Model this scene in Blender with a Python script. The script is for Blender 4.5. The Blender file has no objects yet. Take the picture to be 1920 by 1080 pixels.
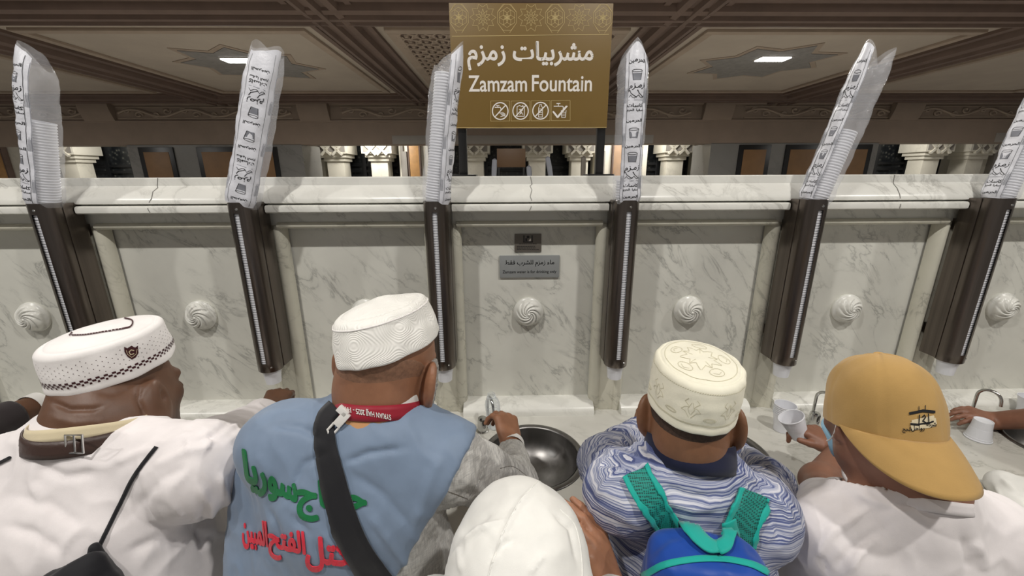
import bpy, bmesh, math, random
import numpy as np
from mathutils import Vector, Matrix
from mathutils.bvhtree import BVHTree

# ---------------------------------------------------------------- camera, world, lights, exposure
C = bpy.context.scene.collection
SC = bpy.context.scene
F_PX, PITCH, YAW, ROLL = 759.13, 0.2701, 0.0185, 0.0044
CAM = np.array([-.0937, -1.5, 1.77])
_cp, _sp, _cy, _sy, _cr, _sr = math.cos(PITCH), math.sin(PITCH), math.cos(YAW), math.sin(YAW), math.cos(ROLL), math.sin(ROLL)
FWD = np.array([_cp * _sy, _cp * _cy, -_sp])
_r0 = np.array([_cy, -_sy, 0.0])
_u0 = np.cross(_r0, FWD)
RIGHT = _cr * _r0 - _sr * _u0
UP = _sr * _r0 + _cr * _u0

def at(px, py, d):
    """world point seen at pixel (px, py) of the 1920x1080 photograph, d metres along the optical axis"""
    return CAM + d * (FWD + RIGHT * ((px - 960) / F_PX) - UP * ((py - 540) / F_PX))

def at_y(px, py, y):
    r = FWD + RIGHT * ((px - 960) / F_PX) - UP * ((py - 540) / F_PX)
    return CAM + r * ((y - CAM[1]) / r[1])

def at_z(px, py, z):
    r = FWD + RIGHT * ((px - 960) / F_PX) - UP * ((py - 540) / F_PX)
    return CAM + r * ((z - CAM[2]) / r[2])

def to_px(P):
    q = np.asarray(P) - CAM
    d = q @ FWD
    return 960 + F_PX * (q @ RIGHT) / d, 540 - F_PX * (q @ UP) / d, d

cam_data = bpy.data.cameras.new('camera')
cam_data.sensor_width = 36.0
cam_data.lens = F_PX / 1920 * 36.0
cam_data.clip_start = .02
cam = bpy.data.objects.new('camera', cam_data)
C.objects.link(cam)
cam.matrix_world = Matrix(((RIGHT[0], UP[0], -FWD[0], CAM[0]), (RIGHT[1], UP[1], -FWD[1], CAM[1]),
                           (RIGHT[2], UP[2], -FWD[2], CAM[2]), (0, 0, 0, 1)))
SC.camera = cam

world = bpy.data.worlds.new('World')
SC.world = world
world.use_nodes = True
bg = world.node_tree.nodes['Background']
bg.inputs[0].default_value = (.62, .60, .58, 1)
bg.inputs[1].default_value = .28

SC.view_settings.view_transform = 'Standard'
SC.view_settings.look = 'None'
SC.view_settings.gamma = 1
SC.view_settings.use_curve_mapping = False
SC.view_settings.exposure = 0.0

def lamp(name, loc, energy, size, color=(1, .97, .92), aim=(0, 0, -1), size_y=None, spread=None):
    L = bpy.data.lights.new(name, 'AREA')
    L.energy = energy
    L.color = color
    if size_y: L.shape = 'RECTANGLE'; L.size = size; L.size_y = size_y
    else: L.shape = 'DISK'; L.size = size
    if spread: L.spread = spread
    o = bpy.data.objects.new(name, L)
    o.location = loc
    o.rotation_euler = Vector(aim).to_track_quat('-Z', 'Y').to_euler()
    C.objects.link(o)
    return o

CEIL = 4.2
# ceiling downlights over the drinking place (their fixtures are built with the ceiling)
MAIN_LAMPS = [(-3.9, -1.9), (-1.3, -1.9), (1.3, -1.9), (3.9, -1.9)]
for x_, y_ in MAIN_LAMPS:
    lamp('downlight', (x_, y_, CEIL - .05), 55, .14)
FAR_AND_FILL_LAMPS = [(5.72, 8.1), (-5.72, 8.25), (5.72, 3.2), (-5.72, 3.2), (-15, 8.2), (15, 8.2), (0, 3.2)]  # star lamps are real; the rest are unseen, added to brighten the ceiling
for x_, y_ in FAR_AND_FILL_LAMPS:
    lamp('downlight', (x_, y_, CEIL - .05), 130, .55, size_y=.22)
# floodlights of the open court behind the beam
for x_ in (-15, -5, 5, 15):
    lamp('court_floodlight', (x_, 14.3, 3.6), 100, 1.2, (1, .98, .93), aim=(0, .8, -.6), size_y=.4)

# ---------------------------------------------------------------- helpers
random.seed(7)
RNG = np.random.RandomState(5)

def tag(o, label=None, cat=None, group=None, kind=None):
    if label: o['label'] = label
    if cat: o['category'] = cat
    if group: o['group'] = group
    if kind: o['kind'] = kind
    return o

def empty(name, loc=(0, 0, 0), label=None, cat=None, group=None):
    o = bpy.data.objects.new(name, None)
    o.empty_display_size = .05
    o.location = loc
    C.objects.link(o)
    return tag(o, label, cat, group)

def link_mesh(name, me, mat, parent=None, smooth=None):
    if mat is not None:
        for m in (mat if isinstance(mat, (list, tuple)) else [mat]): me.materials.append(m)
    o = bpy.data.objects.new(name, me)
    C.objects.link(o)
    if parent is not None:
        o.parent = parent
        pm = Matrix.Translation(parent.location) @ parent.rotation_euler.to_matrix().to_4x4() if parent.parent is None else None
        if pm is None:
            gp = parent.parent
            pm = Matrix.Translation(gp.location) @ gp.rotation_euler.to_matrix().to_4x4()
        o.matrix_parent_inverse = Matrix.Identity(4)
        inv = pm.inverted()
        me.transform(inv)          # geometry is written in world space, stored in the thing's space
        
    if smooth:
        me.shade_smooth()
    return o

def frame_of(d):
    d = np.asarray(d, float); d = d / np.linalg.norm(d)
    a = np.array([0, 0, 1.0]) if abs(d[2]) < .9 else np.array([1.0, 0, 0])
    u = np.cross(a, d); u /= np.linalg.norm(u)
    return u, np.cross(d, u), d

class MB:
    def __init__(s): s.bm = bmesh.new()
    def face(s, pts, smooth=False):
        f = s.bm.faces.new([s.bm.verts.new(tuple(p)) for p in pts]); f.smooth = smooth; return s
    def grid(s, rows, closed=False, smooth=True, skip=None):
        V = [[s.bm.verts.new(tuple(p)) for p in r] for r in rows]
        n = len(rows[0])
        for i in range(len(rows) - 1):
            for j in range(n if closed else n - 1):
                if skip and skip(i, j): continue
                k = (j + 1) % n
                try:
                    f = s.bm.faces.new((V[i][j], V[i][k], V[i + 1][k], V[i + 1][j])); f.smooth = smooth
                except ValueError: pass
        return V
    def cap(s, ring, rev=False, smooth=False):
        f = s.bm.faces.new(ring[::-1] if rev else ring); f.smooth = smooth
    def box(s, a, b, bevel=0):
        a, b = np.minimum(a, b), np.maximum(a, b)
        v = [s.bm.verts.new((x, y, z)) for x in (a[0], b[0]) for y in (a[1], b[1]) for z in (a[2], b[2])]
        fs = [s.bm.faces.new([v[i] for i in q]) for q in ((0, 1, 3, 2), (4, 6, 7, 5), (0, 4, 5, 1), (2, 3, 7, 6), (0, 2, 6, 4), (1, 5, 7, 3))]
        if bevel:
            es = set(e for f in fs for e in f.edges)
            bmesh.ops.bevel(s.bm, geom=list(es), offset=bevel, segments=2, affect='EDGES', profile=.6)
        return s
    def obox(s, c, ux, uy, uz, h, bevel=0):
        c, ux, uy, uz = [np.asarray(q, float) for q in (c, ux, uy, uz)]
        v = [s.bm.verts.new(tuple(c + ux * (h[0] * i) + uy * (h[1] * j) + uz * (h[2] * k))) for i in (-1, 1) for j in (-1, 1) for k in (-1, 1)]
        fs = [s.bm.faces.new([v[i] for i in q]) for q in ((0, 1, 3, 2), (4, 6, 7, 5), (0, 4, 5, 1), (2, 3, 7, 6), (0, 2, 6, 4), (1, 5, 7, 3))]
        if bevel:
            es = set(e for f in fs for e in f.edges)
            bmesh.ops.bevel(s.bm, geom=list(es), offset=bevel, segments=2, affect='EDGES', profile=.6)
        return s
    def tube(s, pts, r, seg=10, caps=True, flat=1.0, up=None):
        pts = [np.asarray(p, float) for p in pts]
        rr = r if isinstance(r, (list, tuple, np.ndarray)) else [r] * len(pts)
        rows = []; prev = None
        for i, p in enumerate(pts):
            d = pts[min(i + 1, len(pts) - 1)] - pts[max(i - 1, 0)]
            d = d / (np.linalg.norm(d) + 1e-12)
            if prev is None: u = frame_of(d)[0] if up is None else np.asarray(up, float) - d * (d @ np.asarray(up, float))
            else: u = prev - d * (prev @ d)
            u = u / np.linalg.norm(u); prev = u
            v = np.cross(d, u)
            rows.append([p + rr[i] * (math.cos(t) * u + flat * math.sin(t) * v) for t in np.linspace(0, 2 * math.pi, seg, endpoint=False)])
        V = s.grid(rows, closed=True)
        if caps:
            s.cap(V[0], True); s.cap(V[-1])
        return s
    def lathe(s, prof, c=(0, 0, 0), axis=(0, 0, 1), seg=24, caps=(True, True), u=None):
        uu, vv, dd = frame_of(axis)
        if u is not None: uu = np.asarray(u, float); vv = np.cross(dd, uu)
        c = np.asarray(c, float)
        rows = [[c + dd * h + r * (math.cos(t) * uu + math.sin(t) * vv) for t in np.linspace(0, 2 * math.pi, seg, endpoint=False)] for r, h in prof]
        V = s.grid(rows, closed=True)
        if caps[0]: s.cap(V[0], True)
        if caps[1]: s.cap(V[-1])
        return s
    def extrude_x(s, prof, x0, x1, smooth=False, caps=True):
        A = [s.bm.verts.new((x0, y, z)) for y, z in prof]; B = [s.bm.verts.new((x1, y, z)) for y, z in prof]
        n = len(prof)
        for i in range(n):
            f = s.bm.faces.new((A[i], A[(i + 1) % n], B[(i + 1) % n], B[i])); f.smooth = smooth
        if caps: s.bm.faces.new(A[::-1]); s.bm.faces.new(B)
        return s
    def extrude_y(s, prof, y0, y1, smooth=False, caps=True):
        A = [s.bm.verts.new((x, y0, z)) for x, z in prof]; B = [s.bm.verts.new((x, y1, z)) for x, z in prof]
        n = len(prof)
        for i in range(n):
            f = s.bm.faces.new((A[i], A[(i + 1) % n], B[(i + 1) % n], B[i])); f.smooth = smooth
        if caps: s.bm.faces.new(A[::-1]); s.bm.faces.new(B)
        return s
    def poly(s, outline, n, t):
        """flat outline (3-D points) thickened by t along n"""
        n = np.asarray(n, float)
        A = [s.bm.verts.new(tuple(p)) for p in outline]; B = [s.bm.verts.new(tuple(np.asarray(p) + n * t)) for p in outline]
        k = len(A)
        for i in range(k): s.bm.faces.new((A[i], A[(i + 1) % k], B[(i + 1) % k], B[i]))
        s.bm.faces.new(A[::-1]); s.bm.faces.new(B)
        return s
    def mesh(s, name, recalc=True, sharp=None):
        if recalc: bmesh.ops.recalc_face_normals(s.bm, faces=s.bm.faces)
        me = bpy.data.meshes.new(name)
        s.bm.to_mesh(me); s.bm.free()
        if sharp is not None: me.set_sharp_from_angle(angle=math.radians(sharp))
        return me
    def build(s, name, mat, parent=None, smooth=None, sharp=40, recalc=True):
        return link_mesh(name, s.mesh(name, recalc, sharp), mat, parent, smooth)

def copy_tree(o, parent=None):
    c = o.copy(); C.objects.link(c)
    if parent is not None: c.parent = parent
    for ch in o.children: copy_tree(ch, c)
    return c

# ---------------------------------------------------------------- materials
def srgb(r, g, b):
    return tuple(((v / 255 / 12.92) if v / 255 <= .04045 else ((v / 255 + .055) / 1.055) ** 2.4) for v in (r, g, b)) + (1,)

def new_mat(name):
    m = bpy.data.materials.new(name); m.use_nodes = True
    nt = m.node_tree
    return m, nt, nt.nodes['Principled BSDF']

def N(nt, kind, **kw):
    n = nt.nodes.new(kind)
    for k, v in kw.items():
        if k in n.inputs.keys() if isinstance(k, str) else False: n.inputs[k].default_value = v
        else: setattr(n, k, v)
    return n

def ramp(nt, stops, interp='LINEAR'):
    r = nt.nodes.new('ShaderNodeValToRGB'); r.color_ramp.interpolation = interp
    e = r.color_ramp.elements
    while len(e) < len(stops): e.new(.5)
    for i, (p, c) in enumerate(stops):
        e[i].position = p; e[i].color = c if len(c) == 4 else tuple(c) + (1,)
    return r

def mixc(nt, fac, a, b, mode='MIX'):
    m = nt.nodes.new('ShaderNodeMix'); m.data_type = 'RGBA'; m.blend_type = mode
    for i, v in ((0, fac), (6, a), (7, b)):
        if hasattr(v, 'is_output') or hasattr(v, 'links'): nt.links.new(v, m.inputs[i])
        else: m.inputs[i].default_value = v
    return m.outputs[2]

def pos_vec(nt, scale=(1, 1, 1), rot=(0, 0, 0), obj=False):
    if obj:
        g = nt.nodes.new('ShaderNodeTexCoord'); out = g.outputs['Object']
    else:
        g = nt.nodes.new('ShaderNodeNewGeometry'); out = g.outputs['Position']
    mp = nt.nodes.new('ShaderNodeMapping'); mp.inputs['Scale'].default_value = scale; mp.inputs['Rotation'].default_value = rot
    nt.links.new(out, mp.inputs['Vector'])
    return mp.outputs[0]

def noise(nt, vec, scale, detail=4, rough=.55, dist=0):
    n = nt.nodes.new('ShaderNodeTexNoise')
    n.inputs['Scale'].default_value = scale; n.inputs['Detail'].default_value = detail
    n.inputs['Roughness'].default_value = rough; n.inputs['Distortion'].default_value = dist
    nt.links.new(vec, n.inputs['Vector'])
    return n.outputs[0]

def bump(nt, bsdf, height, strength=.3, dist=.002):
    b = nt.nodes.new('ShaderNodeBump'); b.inputs['Strength'].default_value = strength; b.inputs['Distance'].default_value = dist
    nt.links.new(height, b.inputs['Height']); nt.links.new(b.outputs[0], bsdf.inputs['Normal'])
    return b

def plain(name, col, rough=.5, metal=0, bump_scale=None, bump_str=.2, bump_dist=.002, var=0, var_scale=8, spec=None, obj=False):
    m, nt, b = new_mat(name)
    b.inputs['Base Color'].default_value = col; b.inputs['Roughness'].default_value = rough; b.inputs['Metallic'].default_value = metal
    if spec is not None: b.inputs['Specular IOR Level'].default_value = spec
    if bump_scale or var:
        v = pos_vec(nt, obj=obj)
    if var:
        n = noise(nt, v, var_scale, 5)
        r = ramp(nt, [(.3, tuple(c * (1 - var) for c in col[:3])), (.7, tuple(min(1, c * (1 + var)) for c in col[:3]))])
        nt.links.new(n, r.inputs[0]); nt.links.new(r.outputs[0], b.inputs['Base Color'])
    if bump_scale:
        bump(nt, b, noise(nt, v, bump_scale, 3), bump_str, bump_dist)
    return m

def marble(name, base, vein, rough=.22, scale=1.0, amount=1.0, blotch=.12):
    m, nt, b = new_mat(name)
    v = pos_vec(nt, (1, 1, 1), (.2, .75, .1))
    st = nt.nodes.new('ShaderNodeMapping'); st.inputs['Scale'].default_value = (1, 1, .36); nt.links.new(v, st.inputs[0])
    n1 = noise(nt, st.outputs[0], 4.2 * scale, 9, .62, .55)
    sub = N(nt, 'ShaderNodeMath', operation='SUBTRACT'); nt.links.new(n1, sub.inputs[0]); sub.inputs[1].default_value = .5
    ab = N(nt, 'ShaderNodeMath', operation='ABSOLUTE'); nt.links.new(sub.outputs[0], ab.inputs[0])
    r1 = ramp(nt, [(0, (1, 1, 1)), (.010, (.55, .55, .55)), (.03, (.14, .14, .14)), (.09, (0, 0, 0))]); nt.links.new(ab.outputs[0], r1.inputs[0])
    msk = noise(nt, v, 2.3 * scale, 3)
    r2 = ramp(nt, [(.42, (0, 0, 0)), (.62, (1, 1, 1))]); nt.links.new(msk, r2.inputs[0])
    mul = N(nt, 'ShaderNodeMath', operation='MULTIPLY'); nt.links.new(r1.outputs[0], mul.inputs[0]); nt.links.new(r2.outputs[0], mul.inputs[1])
    # fine dark flecks
    n3 = noise(nt, st.outputs[0], 17 * scale, 6, .7, .8)
    r3 = ramp(nt, [(.64, (0, 0, 0)), (.74, (.4, .4, .4))]); nt.links.new(n3, r3.inputs[0])
    mul3 = N(nt, 'ShaderNodeMath', operation='MULTIPLY'); nt.links.new(r3.outputs[0], mul3.inputs[0]); nt.links.new(r2.outputs[0], mul3.inputs[1])
    add = N(nt, 'ShaderNodeMath', operation='ADD', use_clamp=True); nt.links.new(mul.outputs[0], add.inputs[0]); nt.links.new(mul3.outputs[0], add.inputs[1])
    fac = N(nt, 'ShaderNodeMath', operation='MULTIPLY'); nt.links.new(add.outputs[0], fac.inputs[0]); fac.inputs[1].default_value = amount
    big = noise(nt, v, 1.6 * scale, 4)
    rb = ramp(nt, [(.3, tuple(c * (1 - blotch) for c in base[:3])), (.7, tuple(min(1, c * (1 + blotch * .6)) for c in base[:3]))]); nt.links.new(big, rb.inputs[0])
    col = mixc(nt, fac.outputs[0], rb.outputs[0], vein)
    nt.links.new(col, b.inputs['Base Color'])
    rr = noise(nt, v, 9, 3); mr = N(nt, 'ShaderNodeMapRange'); nt.links.new(rr, mr.inputs[0]); mr.inputs[3].default_value = rough * .7; mr.inputs[4].default_value = rough * 1.4
    nt.links.new(mr.outputs[0], b.inputs['Roughness'])
    b.inputs['Specular IOR Level'].default_value = .35
    return m

def emit(name, col, strength):
    m, nt, b = new_mat(name)
    b.inputs['Base Color'].default_value = (0, 0, 0, 1)
    b.inputs['Emission Color'].default_value = col; b.inputs['Emission Strength'].default_value = strength
    return m

M = {}
M['panel'] = marble('panel_marble', srgb(221, 220, 211), srgb(98, 99, 97), .2, 2.6, .5, .08)
M['frame'] = marble('frame_marble', srgb(208, 205, 190), srgb(110, 108, 98), .22, 2.4, .5)
M['cap'] = marble('cap_marble', srgb(232, 231, 224), srgb(140, 138, 130), .25, 1.6, .5, .06)
M['counter'] = marble('counter_marble', srgb(206, 204, 196), srgb(138, 136, 126), .12, 1.8, .5, .16)
M['floor'] = marble('floor_marble', srgb(205, 203, 198), srgb(140, 140, 136), .2, .5, .5)
M['pier'] = marble('pier_marble', srgb(128, 126, 122), srgb(96, 95, 92), .3, .3, .5)
M['pale'] = marble('pale_marble', srgb(226, 220, 204), srgb(180, 174, 160), .35, .5, .4)
M['plaster'] = plain('ceiling_plaster', srgb(164, 152, 138), .85, bump_scale=14, bump_str=.12, var=.06, var_scale=1.2)
M['mould'] = plain('ceiling_moulding', srgb(98, 80, 70), .8, var=.12, var_scale=3)
M['mould_pale'] = plain('ceiling_moulding_pale', srgb(150, 134, 118), .8, var=.08, var_scale=3)
M['medal'] = plain('medallion_grey', srgb(122, 118, 114), .8, var=.14, var_scale=9)
M['beam'] = plain('beam_plaster', srgb(134, 118, 104), .8, var=.06, var_scale=2)
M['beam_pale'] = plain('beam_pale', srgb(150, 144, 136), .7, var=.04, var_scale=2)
M['black'] = plain('black_paint', srgb(22, 21, 21), .35)
M['dark_grille'] = plain('dark_grille', srgb(16, 17, 19), .45)
M['brown_panel'] = plain('brown_panel', srgb(124, 92, 58), .5, var=.1, var_scale=3)
M['wood'] = plain('door_wood', srgb(176, 132, 80), .5, var=.14, var_scale=6)
M['lens'] = emit('lamp_lens', (1, .98, .95, 1), 14)
M['white_cup'] = plain('white_plastic', srgb(226, 227, 232), .35)
M['chrome'] = plain('chrome', srgb(200, 200, 198), .16, 1)
def _steel(name, col, rough, streak):
    m, nt, b = new_mat(name)
    v = pos_vec(nt, (22, 22, .5))
    n = noise(nt, v, 1.5, 5, .6)
    r = ramp(nt, [(.25, tuple(c * (1 - streak) for c in col[:3])), (.75, tuple(c * (1 + streak) for c in col[:3]))]); nt.links.new(n, r.inputs[0])
    nt.links.new(r.outputs[0], b.inputs['Base Color'])
    b.inputs['Metallic'].default_value = 1; b.inputs['Roughness'].default_value = rough
    return m
M['steel'] = _steel('dispenser_steel', srgb(112, 104, 98), .3, .3)
M['brown_dark'] = plain('far_sign_brown', srgb(84, 58, 28), .5)
M['basin'] = _steel('basin_steel', srgb(132, 130, 128), .36, .2)
M['gold'] = plain('sign_gold', srgb(118, 93, 42), .45, bump_scale=300, bump_str=.05, bump_dist=.0005)
M['sign_white'] = plain('sign_white', srgb(236, 230, 222), .5)
M['sign_line'] = plain('sign_line', srgb(206, 184, 128), .5)
M['plaque'] = plain('plaque_grey', srgb(152, 155, 155), .45, .15)
M['plaque_dark'] = plain('plaque_bronze', srgb(112, 106, 98), .4, .3)
M['ink'] = plain('ink_black', srgb(24, 24, 26), .5)
M['print_grey'] = plain('print_grey', srgb(128, 130, 138), .5)
def _film(name, a, tint=(.96, .97, 1, 1)):
    m, nt, b = new_mat(name)
    out = nt.nodes['Material Output']
    t = nt.nodes.new('ShaderNodeBsdfTransparent'); t.inputs[0].default_value = (.97, .97, .98, 1)
    b.inputs['Base Color'].default_value = tint; b.inputs['Roughness'].default_value = .12
    v = pos_vec(nt, (1, 1, .4)); bump(nt, b, noise(nt, v, 60, 4, .6, 1.0), .8, .004)
    mx = nt.nodes.new('ShaderNodeMixShader'); mx.inputs[0].default_value = a
    nt.links.new(t.outputs[0], mx.inputs[1]); nt.links.new(b.outputs[0], mx.inputs[2]); nt.links.new(mx.outputs[0], out.inputs[0])
    return m
M['film'] = _film('clear_film', .2)
M['print_sheet'] = plain('print_sheet', srgb(222, 223, 230), .4, bump_scale=70, bump_str=.5, bump_dist=.003)
# ---------------------------------------------------------------- text (Arabic shaped by hand from presentation forms)
AR = {}
for ch, (i, f, n, m) in {'ا': (0xFE8D, 0xFE8E, 0, 0), 'ب': (0xFE8F, 0xFE90, 0xFE91, 0xFE92), 'ت': (0xFE95, 0xFE96, 0xFE97, 0xFE98),
        'ج': (0xFE9D, 0xFE9E, 0xFE9F, 0xFEA0), 'ح': (0xFEA1, 0xFEA2, 0xFEA3, 0xFEA4), 'د': (0xFEA9, 0xFEAA, 0, 0), 'ر': (0xFEAD, 0xFEAE, 0, 0),
        'ز': (0xFEAF, 0xFEB0, 0, 0), 'س': (0xFEB1, 0xFEB2, 0xFEB3, 0xFEB4), 'ش': (0xFEB5, 0xFEB6, 0xFEB7, 0xFEB8), 'ط': (0xFEC1, 0xFEC2, 0xFEC3, 0xFEC4),
        'ف': (0xFED1, 0xFED2, 0xFED3, 0xFED4), 'ق': (0xFED5, 0xFED6, 0xFED7, 0xFED8), 'ك': (0xFED9, 0xFEDA, 0xFEDB, 0xFEDC), 'ل': (0xFEDD, 0xFEDE, 0xFEDF, 0xFEE0),
        'م': (0xFEE1, 0xFEE2, 0xFEE3, 0xFEE4), 'ن': (0xFEE5, 0xFEE6, 0xFEE7, 0xFEE8), 'و': (0xFEED, 0xFEEE, 0, 0), 'ي': (0xFEF1, 0xFEF2, 0xFEF3, 0xFEF4),
        'ء': (0xFE80, 0, 0, 0), 'ة': (0xFE93, 0xFE94, 0, 0)}.items(): AR[ch] = (i, f, n, m)

def shape_arabic(s):
    out = []
    for w in s.split(' '):
        o = ''
        for i, ch in enumerate(w):
            if ch not in AR: o += ch; continue
            a = AR[ch]
            prev = i > 0 and w[i - 1] in AR and AR[w[i - 1]][2] and a[1]
            nxt = i + 1 < len(w) and w[i + 1] in AR and a[2] and AR[w[i + 1]][1]
            o += chr(a[3] if prev and nxt else a[1] if prev else a[2] if nxt else a[0])
        out.append(o[::-1])
    return ' '.join(out[::-1])

_text_cache = {}
def text_geo(body, bold=0.0, arabic=False, maxedge=None, res=3):
    """outline mesh of a line of writing, scaled so that its width is 1; returns (xy array centred, faces, aspect h/w)"""
    key = (body, bold, maxedge, res)
    if key in _text_cache: return _text_cache[key]
    cu = bpy.data.curves.new('t', 'FONT'); cu.body = shape_arabic(body) if arabic else body
    cu.resolution_u = res; cu.fill_mode = 'FRONT'
    o = bpy.data.objects.new('t', cu); C.objects.link(o)
    bpy.context.view_layer.update()
    me = bpy.data.meshes.new_from_object(o)
    bpy.data.objects.remove(o); bpy.data.curves.remove(cu)
    bm = bmesh.new(); bm.from_mesh(me); bpy.data.meshes.remove(me)
    bmesh.ops.remove_doubles(bm, verts=bm.verts, dist=1e-5)
    co = np.array([v.co[:] for v in bm.verts]); lo, hi = co.min(0), co.max(0); w = hi[0] - lo[0]
    for v in bm.verts: v.co = ((v.co.x - (lo[0] + hi[0]) / 2) / w, (v.co.y - (lo[1] + hi[1]) / 2) / w, 0)
    if maxedge:
        bmesh.ops.triangulate(bm, faces=bm.faces)
        for _ in range(4):
            es = [e for e in bm.edges if e.calc_length() > maxedge]
            if not es: break
            bmesh.ops.subdivide_edges(bm, edges=es, cuts=1)
            bmesh.ops.triangulate(bm, faces=[f for f in bm.faces if len(f.verts) > 3])
    bm.verts.index_update()
    lay = np.full(len(bm.verts), -1); cur = 0
    for v0 in bm.verts:
        if lay[v0.index] >= 0: continue
        st = [v0]; lay[v0.index] = cur
        while st:
            v = st.pop()
            for e in v.link_edges:
                w2 = e.other_vert(v)
                if lay[w2.index] < 0: lay[w2.index] = cur; st.append(w2)
        cur += 1
    xy = [(v.co.x, v.co.y, lay[v.index]) for v in bm.verts]; fs = [[v.index for v in f.verts] for f in bm.faces]
    if bold:                                   # heavier strokes: a narrow ribbon along every outline edge
        hb = bold / w
        for e in bm.edges:
            if len(e.link_faces) != 1: continue
            a, b2 = [np.array(v.co[:2]) for v in e.verts]; L = np.linalg.norm(b2 - a)
            if L < 1e-7: continue
            t = (b2 - a) / L; q = np.array([-t[1], t[0]]) * hb; t = t * hb * .45; n0 = len(xy); cur += 1
            xy += [(*p, cur) for p in (a - t - q, b2 + t - q, b2 + t + q, a - t + q)]; fs.append([n0, n0 + 1, n0 + 2, n0 + 3])
    xy = np.array(xy); xy[:, 2] = xy[:, 2] * 7 % 41
    bm.free()
    _text_cache[key] = (xy, fs, (hi[1] - lo[1]) / w)
    return _text_cache[key]

class Marks:
    """flat printed shapes (u, v) collected into one mesh through a mapping function"""
    def __init__(s, seg=.012): s.v = []; s.f = []; s.n = 0; s.seg = seg
    def add(s, pts, faces, lay=None):
        s.n += 1
        n = len(s.v); s.v += [(p[0], p[1], (s.n if lay is None else lay[i]) % 41 * 5e-6) for i, p in enumerate(pts)]; s.f += [[i + n for i in f] for f in faces]
    def text(s, body, cu, cv, w, bold=0.0, arabic=False, maxedge=None, rot=0, hscale=1.0, h=None, skew=0, res=3):
        xy, fs, asp = text_geo(body, bold, arabic, maxedge, res)
        k = (h / (asp * w)) if h else hscale
        x = xy[:, 0] * w; y = xy[:, 1] * w * k
        x = x + skew * y
        c, n_ = math.cos(rot), math.sin(rot)
        s.add(np.stack([cu + x * c - y * n_, cv + x * n_ + y * c], 1), fs, xy[:, 2].astype(int))
    def line(s, pts, w, closed=False):
        pts = [np.asarray(p, float) for p in pts]
        if closed: pts = pts + [pts[0]]
        for a, b in zip(pts[:-1], pts[1:]):
            L = np.linalg.norm(b - a)
            if L < 1e-9: continue
            t = (b - a) / L; n = np.array([-t[1], t[0]]) * w / 2; e = t * w * .4
            k = max(1, int(L / s.seg))
            for i in range(k):
                p, q = a + (b - a) * i / k - (e if i == 0 else 0), a + (b - a) * (i + 1) / k + (e if i == k - 1 else 0)
                s.add([p - n, q - n, q + n, p + n], [[0, 1, 2, 3]])
    def rect(s, u0, v0, u1, v1):
        k = max(1, int(abs(u1 - u0) / s.seg)); l = max(1, int(abs(v1 - v0) / s.seg))
        P = [(u0 + (u1 - u0) * i / k, v0 + (v1 - v0) * j / l) for j in range(l + 1) for i in range(k + 1)]
        s.add(P, [[j * (k + 1) + i, j * (k + 1) + i + 1, (j + 1) * (k + 1) + i + 1, (j + 1) * (k + 1) + i] for j in range(l) for i in range(k)])
    def poly(s, pts): s.add(pts, [list(range(len(pts)))])
    def circle(s, cu, cv, r, w=None, n=28, ry=None, a0=0, a1=2 * math.pi):
        ry = ry or r
        P = [(cu + r * math.cos(t), cv + ry * math.sin(t)) for t in np.linspace(a0, a1, n + 1)]
        if w: s.line(P, w)
        else: s.poly(P[:-1])
    def build(s, name, mat, fn, parent=None, thick=None):
        me = bpy.data.meshes.new(name)
        me.from_pydata([tuple(fn(u, v, o_)) for u, v, o_ in s.v], [], s.f)
        o = link_mesh(name, me, mat, parent)
        return o

# ---------------------------------------------------------------- the setting
S = .6477                                   # spacing of the fountain stations
CT = .82                                    # counter top
X0, X1 = -3.6, 3.6

def struct(o): o['kind'] = 'structure'; return o
b = MB(); b.box((-24, -4.5, -.1), (24, 19, 0)); struct(b.build('floor', M['floor']))

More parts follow.
